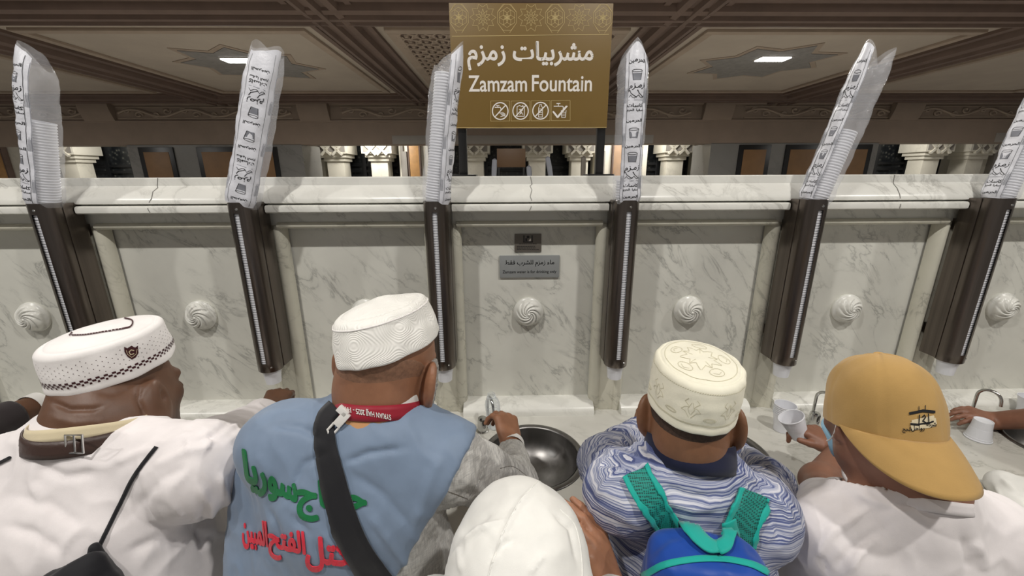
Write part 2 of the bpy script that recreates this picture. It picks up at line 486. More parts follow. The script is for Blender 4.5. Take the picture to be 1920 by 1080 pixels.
# fountain wall: core, cap, strips, frames and recessed panels
b = MB(); b.extrude_x([(.36, 0), (.36, 1.74), (.0, 1.74), (.0, 1.600), (.045, 1.600), (.045, 0)], X0, X1)
struct(b.build('wall_front', M['panel']))
b = MB(); b.extrude_x([(.38, 1.74), (.38, 1.768), (.372, 1.7695), (.004, 1.7695), (0, 1.766), (0, 1.741), (-.006, 1.735), (-.022, 1.722), (-.04, 1.700), (-.046, 1.688), (-.046, 1.682), (-.036, 1.679), (-.02, 1.676), (-.02, 1.65), (.0, 1.648), (.10, 1.648), (.10, 1.74)], X0, X1)
struct(b.build('trim_1', M['cap']))
strips, rolls, frames, ledges = MB(), MB(), MB(), MB()
for k in range(-5, 6):
    c = k * S
    h = .277
    prof = [(-.02, 1.676), (-.048, 1.6745), (-.054, 1.671), (-.056, 1.664), (-.055, 1.652), (-.05, 1.648), (-.02, 1.648)]
    strips.extrude_x(prof, c - h, c + h)
    # torus under the fascia
    strips_c = [(0.0, 1.612)] + [(.002 - .02 * math.sin(t), 1.600 + .012 * math.cos(t)) for t in np.linspace(0, math.pi, 9)] + [(.045, 1.588), (.045, 1.612)]
    rolls.extrude_x(strips_c, c - .268, c + .268, smooth=True)
    # side rolls beside the panel, rounded at their heads
    for s_ in (-1, 1):
        xc = c + s_ * .279
        zs = [.80, .84] + list(np.linspace(.9, 1.58, 6)) + [1.592 + .02 * math.sin(t) for t in (.3, .8, 1.2)]
        rs = [.024] * 8 + [.022, .015, .006]
        rows = []
        for z, r in zip(zs, rs):
            rows.append([(xc + r * 1.04 * math.cos(t), .028 - 1.5 * r * math.sin(t), z) for t in np.linspace(-.2, math.pi + .2, 15)])
        rolls.grid(rows)
    # pilaster between two stations
    frames.box((c + S / 2 - .05, 0, CT - .02), (c + S / 2 + .05, .06, 1.60), .004)
    # ledge under the panel
    pr = [(.05, CT - .03), (-.042, CT - .03), (-.042, .834), (-.040, .842), (-.034, .85), (-.022, .858), (-.006, .863), (.014, .865), (.05, .865)]
    ledges.extrude_x(pr, c - .268, c + .268, smooth=True)
struct(strips.build('trim_2', M['cap']))
struct(rolls.build('trim_3', M['frame']))
struct(frames.build('trim_4', M['frame']))
struct(ledges.build('trim_5', M['cap']))

# counter: one slab with a round hole at every basin
HR, HY, CF = .166, -.283, -.62
b = MB()
bm = b.bm
for k in range(-5, 6):
    c = k * S; n = 48
    ang = [2 * math.pi * i / n for i in range(n)]
    inner, outer, low = [], [], []
    for a in ang:
        dx, dy = math.cos(a), math.sin(a)
        tx = (S / 2) / abs(dx) if abs(dx) > 1e-9 else 9e9
        ty = ((-.0 - HY) if dy > 0 else (HY - CF)) / abs(dy) if abs(dy) > 1e-9 else 9e9
        t = min(tx, ty)
        inner.append(bm.verts.new((c + HR * dx, HY + HR * dy, CT)))
        low.append(bm.verts.new((c + HR * dx, HY + HR * dy, CT - .04)))
        outer.append(bm.verts.new((c + t * dx, HY + t * dy, CT)))
    for i in range(n):
        j = (i + 1) % n
        bm.faces.new((inner[i], inner[j], outer[j], outer[i])); bm.faces.new((low[i], low[j], inner[j], inner[i]))
    for sx in (-1, 1):
        for sy, yy in ((1, 0.0), (-1, CF)):
            cor = (c + sx * S / 2, yy)
            # corner triangle between the last ray on each side
            a = min(range(n), key=lambda i: (outer[i].co.x - cor[0]) ** 2 + (outer[i].co.y - cor[1]) ** 2)
            cand = sorted(range(n), key=lambda i: (outer[i].co.x - cor[0]) ** 2 + (outer[i].co.y - cor[1]) ** 2)
            e1 = next(i for i in cand if abs(outer[i].co.x - cor[0]) < 1e-6); e2 = next(i for i in cand if abs(outer[i].co.y - cor[1]) < 1e-6)
            if e1 != e2: bm.faces.new((outer[e1], outer[e2], bm.verts.new((cor[0], cor[1], CT))))
xe0, xe1 = -5.5 * S, 5.5 * S
b.extrude_x([(CF, CT), (CF - .012, CT - .004), (CF - .018, CT - .014), (CF - .018, CT - .05), (CF, CT - .06), (CF + .03, CT - .06), (CF + .03, CT - .0005), (CF, CT)][:-1], xe0, xe1)
b.box((xe0, CF + .08, 0), (xe1, CF + .12, CT - .055))
struct(b.build('counter', M['counter'], recalc=True))

# ---------------------------------------------------------------- hall beyond: ceiling, beam, piers, lit court front
b = MB(); b.box((-24, -4.5, CEIL), (24, 13.6, CEIL + .2)); struct(b.build('ceiling', M['plaster']))
def mould_profile(w, drop):
    """stepped profile of a coffer beam, as (offset, z)"""
    h = w / 2; z = CEIL
    return [(-h, z + .01), (-h, z - drop * .35), (-h * .82, z - drop * .35), (-h * .80, z - drop * .15), (-h * .62, z - drop * .15), (-h * .58, z - drop * .8), (-h * .4, z - drop * .95),
            (-h * .34, z - drop * .55), (-h * .12, z - drop * .55), (-h * .08, z - drop), (h * .08, z - drop), (h * .12, z - drop * .55), (h * .34, z - drop * .55), (h * .4, z - drop * .95), (h * .58, z - drop * .8),
            (h * .62, z - drop * .15), (h * .80, z - drop * .15), (h * .82, z - drop * .35), (h, z - drop * .35), (h, z + .01)]
b = MB()
for xc, w in ((-2.75, 1.0), (2.75, 1.0), (-9.3, 1.5), (9.3, 1.5)):
    b.extrude_y([(xc + o, z) for o, z in mould_profile(w, .16)], -4.4, 13.3)
for yc, w in ((5.55, 1.1), (12.55, 1.2), (-1.0, 1.1)):
    b.extrude_x([(yc + o, z - .005) for o, z in mould_profile(w, .15)], -20, 20)
struct(b.build('trim_6', M['mould']))
# pale border strips round the plain bays
b = MB()
def border(x0, x1, y0, y1, w=.16, drop=.05):
    for (xa, xb, ya, yb) in ((x0, x1, y0, y0 + w), (x0, x1, y1 - w, y1), (x0, x0 + w, y0 + w + .002, y1 - w - .002), (x1 - w, x1, y0 + w + .002, y1 - w - .002)):
        b.box((xa, ya, CEIL - drop), (xb, yb, CEIL + .005), .012)
for s_ in (-1, 1):
    border(min(s_ * 3.45, s_ * 8.4), max(s_ * 3.45, s_ * 8.4), 6.35, 11.75)
    border(min(s_ * 10.3, s_ * 15.5), max(s_ * 10.3, s_ * 15.5), 6.35, 11.75)
border(-2.1, 2.1, 6.3, 11.8, .2)
struct(b.build('trim_7', M['mould_pale']))
# star medallions round the lamps
def star_pts(cx, cy, r0, r1, n=8, rot=0):
    return [(cx + (r0 if i % 2 == 0 else r1) * math.cos(rot + math.pi * i / n), cy + (r0 if i % 2 == 0 else r1) * math.sin(rot + math.pi * i / n)) for i in range(2 * n)]
b = MB(); c_ = MB()
for cx, cy in ((-5.75, 8.75), (5.75, 8.6)):
    for r0, r1, dz, bb in ((1.56, 1.12, .012, c_), (1.40, 1.0, .022, b)):
        P = star_pts(cx, cy, r0, r1, 8, .2)
        bb.poly([(x, y, CEIL - dz) for x, y in P], (0, 0, 1), dz + .004)
struct(c_.build('trim_8', M['mould_pale'])); struct(b.build('trim_9', M['medal']))
# hairline joints across the marble cap
b = MB()
for px_ in (290, 997, 1681):
    x = at_y(px_, 355, -.02)[0]
    cap_prof = [(-.0006, 1.768), (-.0006, 1.742), (-.0070, 1.735), (-.0230, 1.722), (-.0412, 1.700), (-.0472, 1.688), (-.0372, 1.6785), (-.0570, 1.666), (-.0560, 1.652)]
    P = [(x + .004 * math.sin(3.1 * i + px_) - .0009 * i, y, z) for i, (y, z) in enumerate(cap_prof)]
    b.tube(P, .0011, 5)
struct(b.build('trim_16', M['pier']))
# carved arabesque panel of the middle bay
b = MB(); b.box((-1.95, 6.5, CEIL - .012), (1.95, 11.6, CEIL + .01)); struct(b.build('trim_10', M['mould']))
b = MB()
for i in range(13):
    for j in range(16):
        x, y = -1.8 + i * .3, 6.65 + j * .31
        if abs(x) < .75 and 7.6 < y < 10.6: continue
        n = 14; rot = (i + j) % 2 * .39
        P = [(x + (.17 + .04 * math.cos(4 * t + rot)) * math.cos(t), y + (.17 + .04 * math.cos(4 * t + rot)) * math.sin(t), CEIL - .03) for t in np.linspace(0, 2 * math.pi, n)]
        b.tube(P, .024, 5, caps=False)
        b.lathe([(.05, CEIL - .02), (.035, CEIL - .05), (.0, CEIL - .055)], (x, y, 0), seg=6, caps=(False, False))
struct(b.build('trim_11', M['mould_pale']))
# lamp lenses in the ceiling
def ceiling_lamp(x, y, w, l, label, grp=None):
    t = empty('ceiling_lamp', (x, y, CEIL - .03), label, 'lamp', grp)
    b = MB(); b.box((x - w / 2 - .04, y - l / 2 - .04, CEIL - .03), (x + w / 2 + .04, y + l / 2 + .04, CEIL + .004), .008); b.build('frame', M['beam_pale'], t)
    b = MB(); b.box((x - w / 2, y - l / 2, CEIL - .046), (x + w / 2, y + l / 2, CEIL - .026), .006); b.build('diffuser', M['lens'], t)
ceiling_lamp(5.72, 8.1, .62, .3, 'glowing rectangular ceiling lamp in the grey star to the right of the sign')
ceiling_lamp(-5.72, 8.25, .62, .3, 'glowing ceiling lamp half hidden behind the sleeve, in the grey star left of the sign')
for x_, y_ in MAIN_LAMPS:
    pass

# beam across the hall with its carved frieze
YB = 13.3
b = MB()
b.extrude_x([(YB, 2.83), (YB, 3.52), (YB - .06, 3.56), (YB - .06, 3.60), (YB, 3.63), (YB, 4.06), (YB - .07, 4.08), (YB - .1, 4.14), (YB - .1, CEIL + .02), (YB + .7, CEIL + .02), (YB + .7, 2.83)], -24, 24)
struct(b.build('trim_12', M['beam']))
b = MB(); b.extrude_x([(YB - .012, 2.84), (YB - .012, 3.1), (YB + .02, 3.14), (YB + .02, 2.84)], -3.9, 5.1); b.extrude_x([(YB - .012, 2.84), (YB - .012, 3.14), (YB + .02, 3.18), (YB + .02, 2.84)], 17.2, 24)  # light falling on the beam face, put into paler strips of colour
struct(b.build('beam_light_strip', M['beam_pale']))
b = MB()
def scroll(x0, x1):
    n = max(1, round((x1 - x0) / 1.0)); w = (x1 - x0) / n
    b.box((x0 - .04, YB - .03, 3.65), (x1 + .04, YB + .01, 3.68)); b.box((x0 - .04, YB - .03, 4.0), (x1 + .04, YB + .01, 4.03))
    for i in range(n):
        cx = x0 + w * (i + .5); f = 1 if i % 2 else -1
        P = [(cx + w * u, YB - .015, 3.84 - f * .11 * math.cos(math.pi * u)) for u in np.linspace(-.5, .5, 9)]
        b.tube(P, .045, 6)
        for sgn in (-1, 1):
            ox, oz = cx + sgn * w * .2, 3.84 + f * sgn * .055
            Q = [(ox + sgn * (.05 + .085 * (t / 6.5)) * math.cos(t * f), YB - .015, oz + (.03 + .075 * (t / 6.5)) * math.sin(t * f)) for t in np.linspace(.4, 6.5, 16)]
            b.tube(Q, .034, 5)
for x0, x1 in ((-24, -14.1), (-12.9, -7.2), (-5.5, -.6), (.5, 6.3), (8.2, 13.2), (14.2, 23)):
    scroll(x0, x1)
struct(b.build('trim_14', M['mould_pale']))
b = MB()
for xc in (-13.5, -6.4, 7.2, 13.7):         # corbels breaking the frieze
    b.extrude_x([(YB + .02, 3.5), (YB - .1, 3.62), (YB - .22, 3.9), (YB - .26, 4.12), (YB + .02, 4.12)], xc - .5, xc + .5)
struct(b.build('trim_17', M['beam']))

# dark piers with framed brown panels
def pier(x0, x1, panels):
    b = MB(); b.box((x0, YB - .0, 0), (x1, YB + 1.4, 2.84)); b.box((x0 - .06, YB - .05, 0), (x1 + .06, YB + 1.45, .5), .02)
    o = struct(b.build('pier', M['pier']))
    b = MB(); c_ = MB()
    for (a0, a1, zt) in panels:
        b.box((a0 - .16, YB - .05, .7), (a1 + .16, YB + .01, zt + .16), .01); c_.box((a0, YB - .06, .85), (a1, YB - .045, zt), .005)
    b.build('frame', M['black'], o); c_.build('panel', M['brown_panel'], o)
pier(-12.9, -7.0, [(-12.35, -11.5, 2.6), (-10.4, -8.0, 2.6)])
pier(7.15, 13.1, [(8.3, 9.1, 2.62), (9.95, 12.7, 2.62)])

# bright court front: lattice capital columns, dark grilles, pale walls, doors
YC = 16.0
b = MB(); b.box((-24, 17.3, 0), (24, 17.5, 4.2)); struct(b.build('wall_back', M['pale']))
def grille(x0, x1):
    n = struct(MB().box((x0, 17.05, 0), (x1, 17.3, 4.2)).build('window_%d' % (1 + len([o for o in C.objects if o.name.startswith('window_')])), M['grille_glass']))
    b = MB()
    for x in np.linspace(x0, x1, 4): b.box((x - .09, 16.92, 0), (x + .09, 17.06, 4.2), .01)
    for z in (.9, 2.0, 2.25, 3.4): b.box((x0, 16.94, z - .06), (x1, 17.05, z + .06), .01)
    b.build('window_frame', M['dark_grille'], n)
def _gg():
    m, nt, b = new_mat('grille_glass')
    v = pos_vec(nt); n = N(nt, 'ShaderNodeTexVoronoi'); n.inputs['Scale'].default_value = 7; nt.links.new(v, n.inputs['Vector'])
    r = ramp(nt, [(.1, srgb(84, 82, 74)), (.3, srgb(40, 42, 42)), (.6, srgb(22, 24, 26))]); nt.links.new(n.outputs[0], r.inputs[0]); nt.links.new(r.outputs[0], b.inputs['Base Color'])
    b.inputs['Roughness'].default_value = .3
    return m
M['grille_glass'] = _gg()
for x0, x1 in ((-18.6, -14.0), (-6.9, -4.6), (-3.1, 3.6), (6.0, 8.0), (15.0, 19.2)):
    grille(x0, x1)
column_proto = None
LAT_LABEL = {}
def lattice_column(xc, label):
    global column_proto
    if column_proto is None:
        t = empty('lattice_column', (xc, YC, 0))
        MB().box((xc - .34, YC - .34, 0), (xc + .34, YC + .34, 2.36), .02).build('shaft', M['pale'], t)
        b = MB()
        for z0, z1, h in ((2.36, 2.50, .42), (2.50, 2.64, .5), (2.64, 3.7, .60)): b.box((xc - h, YC - h, z0), (xc + h, YC + h, z1), .02)
        cp = b.build('capital', M['pale'], t)
        MB().box((xc - .52, YC - .606, 2.70), (xc + .52, YC - .59, 3.6)).build('recess_shade', M['beam_pale'], cp)  # greyer sheet behind the lattice paints the shade of a recess
        b = MB()
        for i in range(2):
            for j in range(3):
                x, z = xc - .22 + .44 * i, 2.78 + .36 * j
                for s_ in (-1, 1): b.obox((x, YC - .61, z), (.707, 0, .707 * s_), (0, 1, 0), (-.707 * s_, 0, .707), (.27, .05, .04))
                b.lathe([(.1, 0), (.08, .04), (0, .06)], (x, YC - .6, z + .18), (0, -1, 0), 10, (False, False))
        b.build('lattice', M['pale'], cp)
        column_proto = t
    else:
        t = copy_tree(column_proto); t.location = (xc, YC, 0)
    tag(t, label, 'column', 'pale columns with lattice capitals')
for xc, lb in ((-17.4, 'pale lattice column just right of the leftmost cup sleeve, before a dark window'), (-6.85, 'pale lattice column beside the white wall socket, left of the middle sleeves'), (-5.1, 'pale lattice column just left of the wooden door behind the third sleeve'),
               (-1.25, 'pale lattice column right of the left black sign post'), (1.27, 'pale lattice column under the middle of the gold sign, right of the far brown sign'), (3.0, 'pale lattice column just left of the right black sign post'),
               (6.9, 'pale lattice column to the right of the fourth sleeve'), (17.55, 'left one of two pale lattice columns right of the brown panels at the right'), (19.4, 'right one of two pale lattice columns near the rightmost sleeve')):
    lattice_column(xc, lb)
b = MB(); b.box((-9.3, YC + .2, 0), (-7.5, 17.3, 4.2), .02); b.box((-4.4, YC + .1, 0), (-3.2, 17.3, 4.2), .02); b.box((3.7, YC + .1, 0), (5.9, 17.3, 4.2), .02); b.box((8.0, YC - .3, 0), (10.0, 17.3, 4.2), .02)
b.box((20.3, YC + .2, 0), (23.5, 17.3, 4.2), .02); b.box((-24, YC + .2, 0), (-18.7, 17.3, 4.2), .02)
struct(b.build('wall_court', M['pale']))
b = MB()
for x in (-4.25, -3.05, 3.9, 5.3, 20.6): b.box((x - .06, YC - .02, 0), (x + .06, YC + .3, 4.2), .02)
for x in (-4.15, 4.0): b.box((x - .1, YC - .06, 1.0), (x + .1, YC + .2, 2.75), .02)
struct(b.build('trim_15', M['beam_pale']))
for i, (x0, x1) in enumerate(((-3.95, -3.55), (4.45, 4.85), (21.1, 21.7), (-20.9, -20.2))):
    d = struct(MB().box((x0, YC - .05, 0), (x1, YC + .15, 3.6), .01).build('door_%d' % (i + 1), M['wood']))
    b = MB(); b.box((x0 - .06, YC - .07, 0), (x0, YC + .15, 3.66)); b.box((x1, YC - .07, 0), (x1 + .06, YC + .15, 3.66)); b.build('door_frame', M['mould'], d)
t = empty('wall_socket', (-7.75, YC + .2, 2.7), 'white wall socket box with a hanging cable on the pale court wall', 'socket')
MB().box((-7.95, YC + .08, 2.55), (-7.55, YC + .2, 2.9), .03).build('box', M['sign_white'], t)
MB().tube([(-7.75, YC + .06, 2.62), (-7.7, YC + .02, 2.45), (-7.3, YC + .02, 2.5), (-6.9, YC - .2, 2.75), (-6.85, YC - .7, 3.0)], .025, 6).build('cable', M['black'], t)

# second fountain standing further back in the hall
Y2 = 7.4
b = MB(); b.box((-6, Y2, 0), (6, Y2 + .5, 1.70)); b.box((-6.05, Y2 - .05, 1.62), (6.05, Y2 + .55, 1.76), .02); struct(b.build('wall_far_fountain', M['panel']))
t = empty('far_sign', (.07, Y2 + .2, 1.76), 'small dark brown sign board standing on the far fountain, framed by the two sign posts', 'sign')
MB().box((-.235, Y2 + .18, 1.95), (.375, Y2 + .21, 2.33), .004).build('board', M['brown_dark'], t)
for x in (-.2, .34): MB().box((x - .018, Y2 + .19, 1.76), (x + .018, Y2 + .225, 1.96)).build('post', M['black'], t)
for i, (x, h, lean, lb) in enumerate(((-.92, .38, .03, 'thin pale cup sleeve on the far fountain, beside the left black sign post'), (-.3, .34, .02, 'thin pale cup sleeve on the far fountain, left of its brown sign'), (.45, .2, -.02, 'short pale cup sleeve on the far fountain, right of its brown sign'),
                                       (.9, .38, -.08, 'leaning pale cup sleeve on the far fountain, between two lattice columns'), (1.57, .38, .0, 'dark grey cup sleeve on the far fountain, near the right sign post'))):
    o = MB().tube([(x, Y2 - .1, 1.6), (x, Y2 - .1, 1.72), (x + lean * .5, Y2 - .1, 1.75 + h * .5), (x + lean, Y2 - .1, 1.75 + h), (x + lean, Y2 - .1, 1.78 + h)], [.045, .05, .055, .05, .012], 8).build('cup_sleeve', M['print_grey'] if i != 4 else M['plaque_dark'])
    tag(o, lb, 'cup sleeve', 'cup sleeves on the far fountain')
# ---------------------------------------------------------------- things fixed to the fountain
DX = [(i - 2.5) * S for i in range(6)]
DY, DZ0, DZ1, DR = -.098, 1.078, 1.69, .0425
ORD = ['leftmost', 'second from left', 'third from left', 'third from right', 'second from right', 'rightmost']

# dispenser: steel tube with a slot down its front, channel behind, screws
def make_dispenser(x):
    t = empty('cup_dispenser', (x, 0, DZ0))
    b = MB()
    n = 40; sw = .0085
    half = math.asin(sw / DR)
    ang = np.linspace(-math.pi / 2 + half, 1.5 * math.pi - half, n)
    def ring(z, r): return [(x + r * math.cos(a), DY + r * math.sin(a), z) for a in ang] + [(x + r * math.cos(-math.pi / 2), DY - r, z)]
    zs = [DZ0, DZ0 + .002, DZ0 + .034, DZ0 + .036, DZ1 - .036, DZ1 - .034, DZ1 - .001, DZ1]
    rows = [ring(z, DR if 0 < i < 7 else DR - .0015) for i, z in enumerate(zs)]
    slot = lambda i, j: i in (3,) and j in (n - 1, n) or (i == 3 and j >= n - 1)
    b.grid(rows, closed=True, skip=slot)
    rows = [ring(z, DR - .0018) for z in zs]
    b.grid(rows, closed=True, skip=slot)
    b.build('tube', M['steel'], t, recalc=False)
    b = MB()
    b.box((x - .044, -.088, DZ0 + .004), (x + .044, -.022, DZ1 - .002), .005)
    for z_ in (DZ0 + .1, DZ1 - .1): b.box((x - .03, -.03, z_ - .02), (x + .03, -.0005, z_ + .02))
    b.build('back_channel', M['steel'], t)
    b = MB()
    b.lathe([(.0, 0), (.004, 0), (.003, .002), (.0, .0025)], (x + .022, DY - DR * .855, DZ0 + .02), (.45, -.9, 0), 10, (False, False))
    b.build('screw', M['chrome'], t)
    b = MB()
    b.lathe([(.0, 0), (.0045, 0), (.0035, .002), (.0, .0025)], (x + .004, DY - DR, DZ1 - .022), (0, -1, 0), 10, (False, False))
    b.build('screw', M['chrome'], t)
    return t
disp = make_dispenser(DX[0])
DISP_LABEL = ['tall steel cup dispenser at the far left, above the man in the chequer-trimmed cap', 'tall steel cup dispenser second from left, between the first two caps', 'tall steel cup dispenser just left of the two wall plaques, behind the white cap',
              'tall steel cup dispenser just right of the two wall plaques', 'tall steel cup dispenser above the stack of cups on the counter', 'tall steel cup dispenser at the far right, above the tan cap']
for i, x in enumerate(DX):
    t = disp if i == 0 else copy_tree(disp)
    t.location = (x, 0, DZ0)
    tag(t, DISP_LABEL[i], 'dispenser', 'steel cup dispensers on the fountain wall')

# cups: one mesh shared by every cup, mouth up, origin at the base
CUP_H, CUP_R = .076, .0375
def cup_mesh(seg=24, lite=False):
    b = MB()
    if lite:
        prof = [(.026, .0), (.0345, CUP_H - .008), (.0375, CUP_H - .006), (.0378, CUP_H - .001), (.0352, CUP_H)]
        b.lathe(prof, seg=seg, caps=(True, False))
    else:
        prof = [(.0, .003), (.0235, .003), (.0245, .0), (.0262, .0), (.0285, .03), (.0290, .0302), (.0342, CUP_H - .012), (.0352, CUP_H - .0115), (.0358, CUP_H - .005), (.0378, CUP_H - .004), (.0382, CUP_H - .0015), (.0374, CUP_H),
                (.0352, CUP_H - .0005), (.0338, CUP_H - .012), (.0278, .031), (.0252, .005), (.0, .0045)]
        b.lathe(prof, seg=seg, caps=(False, False))
    me = b.mesh('cup', sharp=35); me.materials.append(M['white_cup']); me.shade_smooth(); me.set_sharp_from_angle(angle=math.radians(35))
    return me
CUP = cup_mesh(); CUP_L = cup_mesh(16, True)
def cup(loc, d=(0, 0, 1), label=None, group=None, me=None, spin=0):
    o = bpy.data.objects.new('paper_cup', me or CUP); C.objects.link(o)
    o.location = loc
    o.rotation_euler = (Vector(d).to_track_quat('Z', 'Y') @ Matrix.Rotation(spin, 3, 'Z').to_quaternion()).to_euler()
    return tag(o, label, 'cup', group)

# the lowest cup of every dispenser pokes out below it, mouth up
for i, x in enumerate(DX):
    cup((x, DY, DZ0 - .056), label=['lowest white cup poking out under the leftmost dispenser, behind the dark skinned man', 'lowest white cup poking out under the second dispenser from left',
        'lowest white cup poking out under the dispenser left of the plaques, beside the grey beard', 'lowest white cup poking out under the dispenser right of the plaques',
        'lowest white cup poking out under the dispenser above the counter cup stack', 'lowest white cup poking out under the far right dispenser, right of the tan cap'][i], group='cups at the dispenser mouths', spin=i)
PITCH_C = .0088
stuff = MB()
for i, x in enumerate(DX):
    n = int((DZ1 - DZ0 - .03) / PITCH_C)
    for k in range(1, n):
        z = DZ0 - .056 + k * PITCH_C
        if i in (2, 3):
            cup((x, DY, z), label='white cup showing as a rim in the slot of the dispenser %s of the plaques' % ('left' if i == 2 else 'right'), group='cups in the slot %s of the plaques' % ('left' if i == 2 else 'right'), me=CUP_L)
        else:
            stuff.lathe([(.026, 0), (.0345, CUP_H - .008), (.0375, CUP_H - .006), (.0378, CUP_H - .001), (.0352, CUP_H)], (x, DY, z), seg=14, caps=(False, False))
o = stuff.build('cup_rows', M['white_cup']); tag(o, 'rows of white cup rims seen through the slots of the outer dispensers', 'cups', kind='stuff')

# ---------------------------------------------------------------- printed plastic sleeves standing in the dispensers
class Sleeve:
    def __init__(s, x, top, height, rx, ry, spin, notch):
        s.b = np.array([x, DY, DZ1 - .012]); s.t = np.array(top); s.h = height
        s.ax = s.t - s.b; s.L = np.linalg.norm(s.ax); s.d = s.ax / s.L
        u = np.array([1.0, 0, 0]); u -= s.d * (u @ s.d); s.u = u / np.linalg.norm(u); s.v = np.cross(s.d, s.u)   # v points to +y
        s.rx, s.ry, s.spin, s.notch = rx, ry, spin, notch
        s.ph = RNG.rand(8) * 6.28
    def pt(s, a, w, off=0.0):
        """a = angle round the bag (0 = +x, -pi/2 = towards the people), w = 0..1 up the bag"""
        h = w * s.L
        fl = 1 - .5 * max(0, (w - .80) / .2) ** 1.6            # the empty top is pressed flat
        tp = 1 - .12 * max(0, (w - .9) / .1)
        bt = 1 - .16 * max(0, (.05 - w) / .05)
        q = s.ph
        wr = .0012 * math.sin(3 * a + q[0] + 11 * w) + .0010 * math.sin(5 * a + q[1] - 23 * w) + .0007 * math.sin(2 * a + 46 * w + q[2]) + .0005 * math.sin(4 * a + 90 * w + q[3])
        rx, ry = (s.rx * (1.0 + .05 * (1 - fl)) * tp * bt + wr + off), (s.ry * fl * bt + wr + off)
        e = .8
        ca, sa = math.cos(a), math.sin(a)
        x = rx * math.copysign(abs(ca) ** e, ca); y = ry * math.copysign(abs(sa) ** e, sa)
        bow = .006 * math.sin(math.pi * w) * math.sin(q[4])
        return s.b + s.d * (h + s.notch(a, w) ) + s.u * (x + bow) + s.v * y

def sleeve(i, top, label, band, clear_cups, flip=False, notch=None, band_text=True, rx=.0465, ry=.0425, ncup=0, second=None):
    x = DX[i]
    sl = Sleeve(x, top, 0, rx, ry, 0, notch or (lambda a, w: 0))
    t = empty('cup_sleeve', tuple(sl.b), label, 'cup sleeve', 'printed cup sleeves above the dispensers')
    n, m = 40, 46
    b = MB()
    rows = [[sl.pt(a, w) for a in np.linspace(0, 2 * math.pi, n, endpoint=False)] for w in np.linspace(0, 1, m)]
    b.grid(rows, closed=True)
    b.build('film', M['film'], t, smooth=True, sharp=None)
    a0, a1 = band
    rmean = (rx + ry) / 2
    # white printed sheet of the bag
    def sheet(a0, a1, w0, w1, name):
        b = MB()
        b.grid([[sl.pt(a, w, .0006) for a in np.linspace(a0, a1, 16)] for w in np.linspace(w0, w1, 50)])
        return b.build(name, M['print_sheet'], t, smooth=True, sharp=None)
    sh = sheet(a0, a1, .012, .985, 'printed_sheet')
    am = (a0 + a1) / 2
    U = lambda u, v, o_: sl.pt(am + u / rmean, min(max(v / sl.L, 0), 1), .0013 + o_)
    half = (a1 - a0) / 2 * rmean
    k = Marks(); g = Marks()
    bw = min(half * .62, .029)
    for u in (-bw, bw): k.line([(u, .01), (u, sl.L * .965)], .0009)
    for u in (-half * .96, half * .96): g.line([(u, .01), (u, sl.L * .95)], .0012)
    L = sl.L
    def item_text(s_, v, w):
        k.text(s_, 0, v, w, bold=0.0186, arabic=True, maxedge=.09, rot=math.pi if flip else 0, res=2)
    def item_cup(v):
        f = -1 if flip else 1
        r1, r0, hh = .0105, .0075, .026
        k.circle(0, v + f * hh / 2, r1, .0011, 18, ry=.0035)
        k.line([(-r1, v + f * hh / 2), (-r0, v - f * hh / 2), (r0, v - f * hh / 2), (r1, v + f * hh / 2)], .001)
        N_ = 6
        for j in range(N_):
            za, zb = j / N_ * .72, (j + 1) / N_ * .72
            ra, rb = r0 + (r1 - r0) * za - .0008, r0 + (r1 - r0) * zb - .0008
            g.add([(-ra, v + f * (za - .5) * hh), (ra, v + f * (za - .5) * hh), (rb, v + f * (zb - .5) * hh), (-rb, v + f * (zb - .5) * hh)], [[0, 1, 2, 3]])
    def item_logo(v):
        f = -1 if flip else 1
        k.text('زمزم', 0, v + f * .016, .036, bold=0.0093, arabic=True, maxedge=.12, rot=(math.pi if flip else 0) + .1, skew=.25, res=2)
        for s0 in (-.009, .008):
            k.line([(s0 - .006, v + f * .008), (s0 - .002, v - f * .001), (s0 + .006, v - f * .008), (s0 + .010, v - f * .012)], .0017)
            k.line([(s0 - .008, v - f * .012), (s0 - .003, v - f * .006), (s0 + .002, v - f * .012), (s0 + .007, v - f * .014), (s0 + .011, v - f * .009)], .0012)
        g.line([(-.018, v - f * .02), (.018, v - f * .02)], .0012)
    seq = [('t', 'الحرمين', .024, .038), ('t', 'سقيا الحرم', .046, .042), ('t', 'كاسات', .061, .040), ('l', 0, .095, 0), ('c', 0, .147, 0), ('t', 'الحرمين', .182, .038), ('c', 0, .22, 0), ('t', 'الحرمين', .258, .038),
           ('t', 'سقيا الحرم', .288, .042), ('t', 'كاسات', .303, .040), ('l', 0, .338, 0), ('c', 0, .388, 0), ('t', 'الحرمين', .425, .038)]
    if flip: seq = [(a, b_, (.452 - c_) if a != 'z' else c_, d) for a, b_, c_, d in seq]
    for kind, s_, v, w in seq:
        if v > L * .93 or v < .012: continue
        if kind == 't': item_text(s_, v, min(w, bw * 1.9))
        elif kind == 'c': item_cup(v)
        else: item_logo(v)
    # small grey side print
    for u0 in (-half * .82, half * .82):
        for v0 in np.arange(.05, L * .86, .13):
            for j in range(4):
                g.line([(u0 - .0035 + j * .0023, v0), (u0 - .0035 + j * .0023, v0 + .035 + .006 * (j % 2))], .0009)
    k.build('black_print', M['ink'], U, sh); g.build('grey_print', M['print_grey'], U, sh)
    # nested cups standing in the bag
    for j in range(ncup):
        p = sl.b + sl.d * (.012 - CUP_H + .012 + j * PITCH_C)
        cup(tuple(p), sl.d, clear_cups[0], clear_cups[1])
    return sl

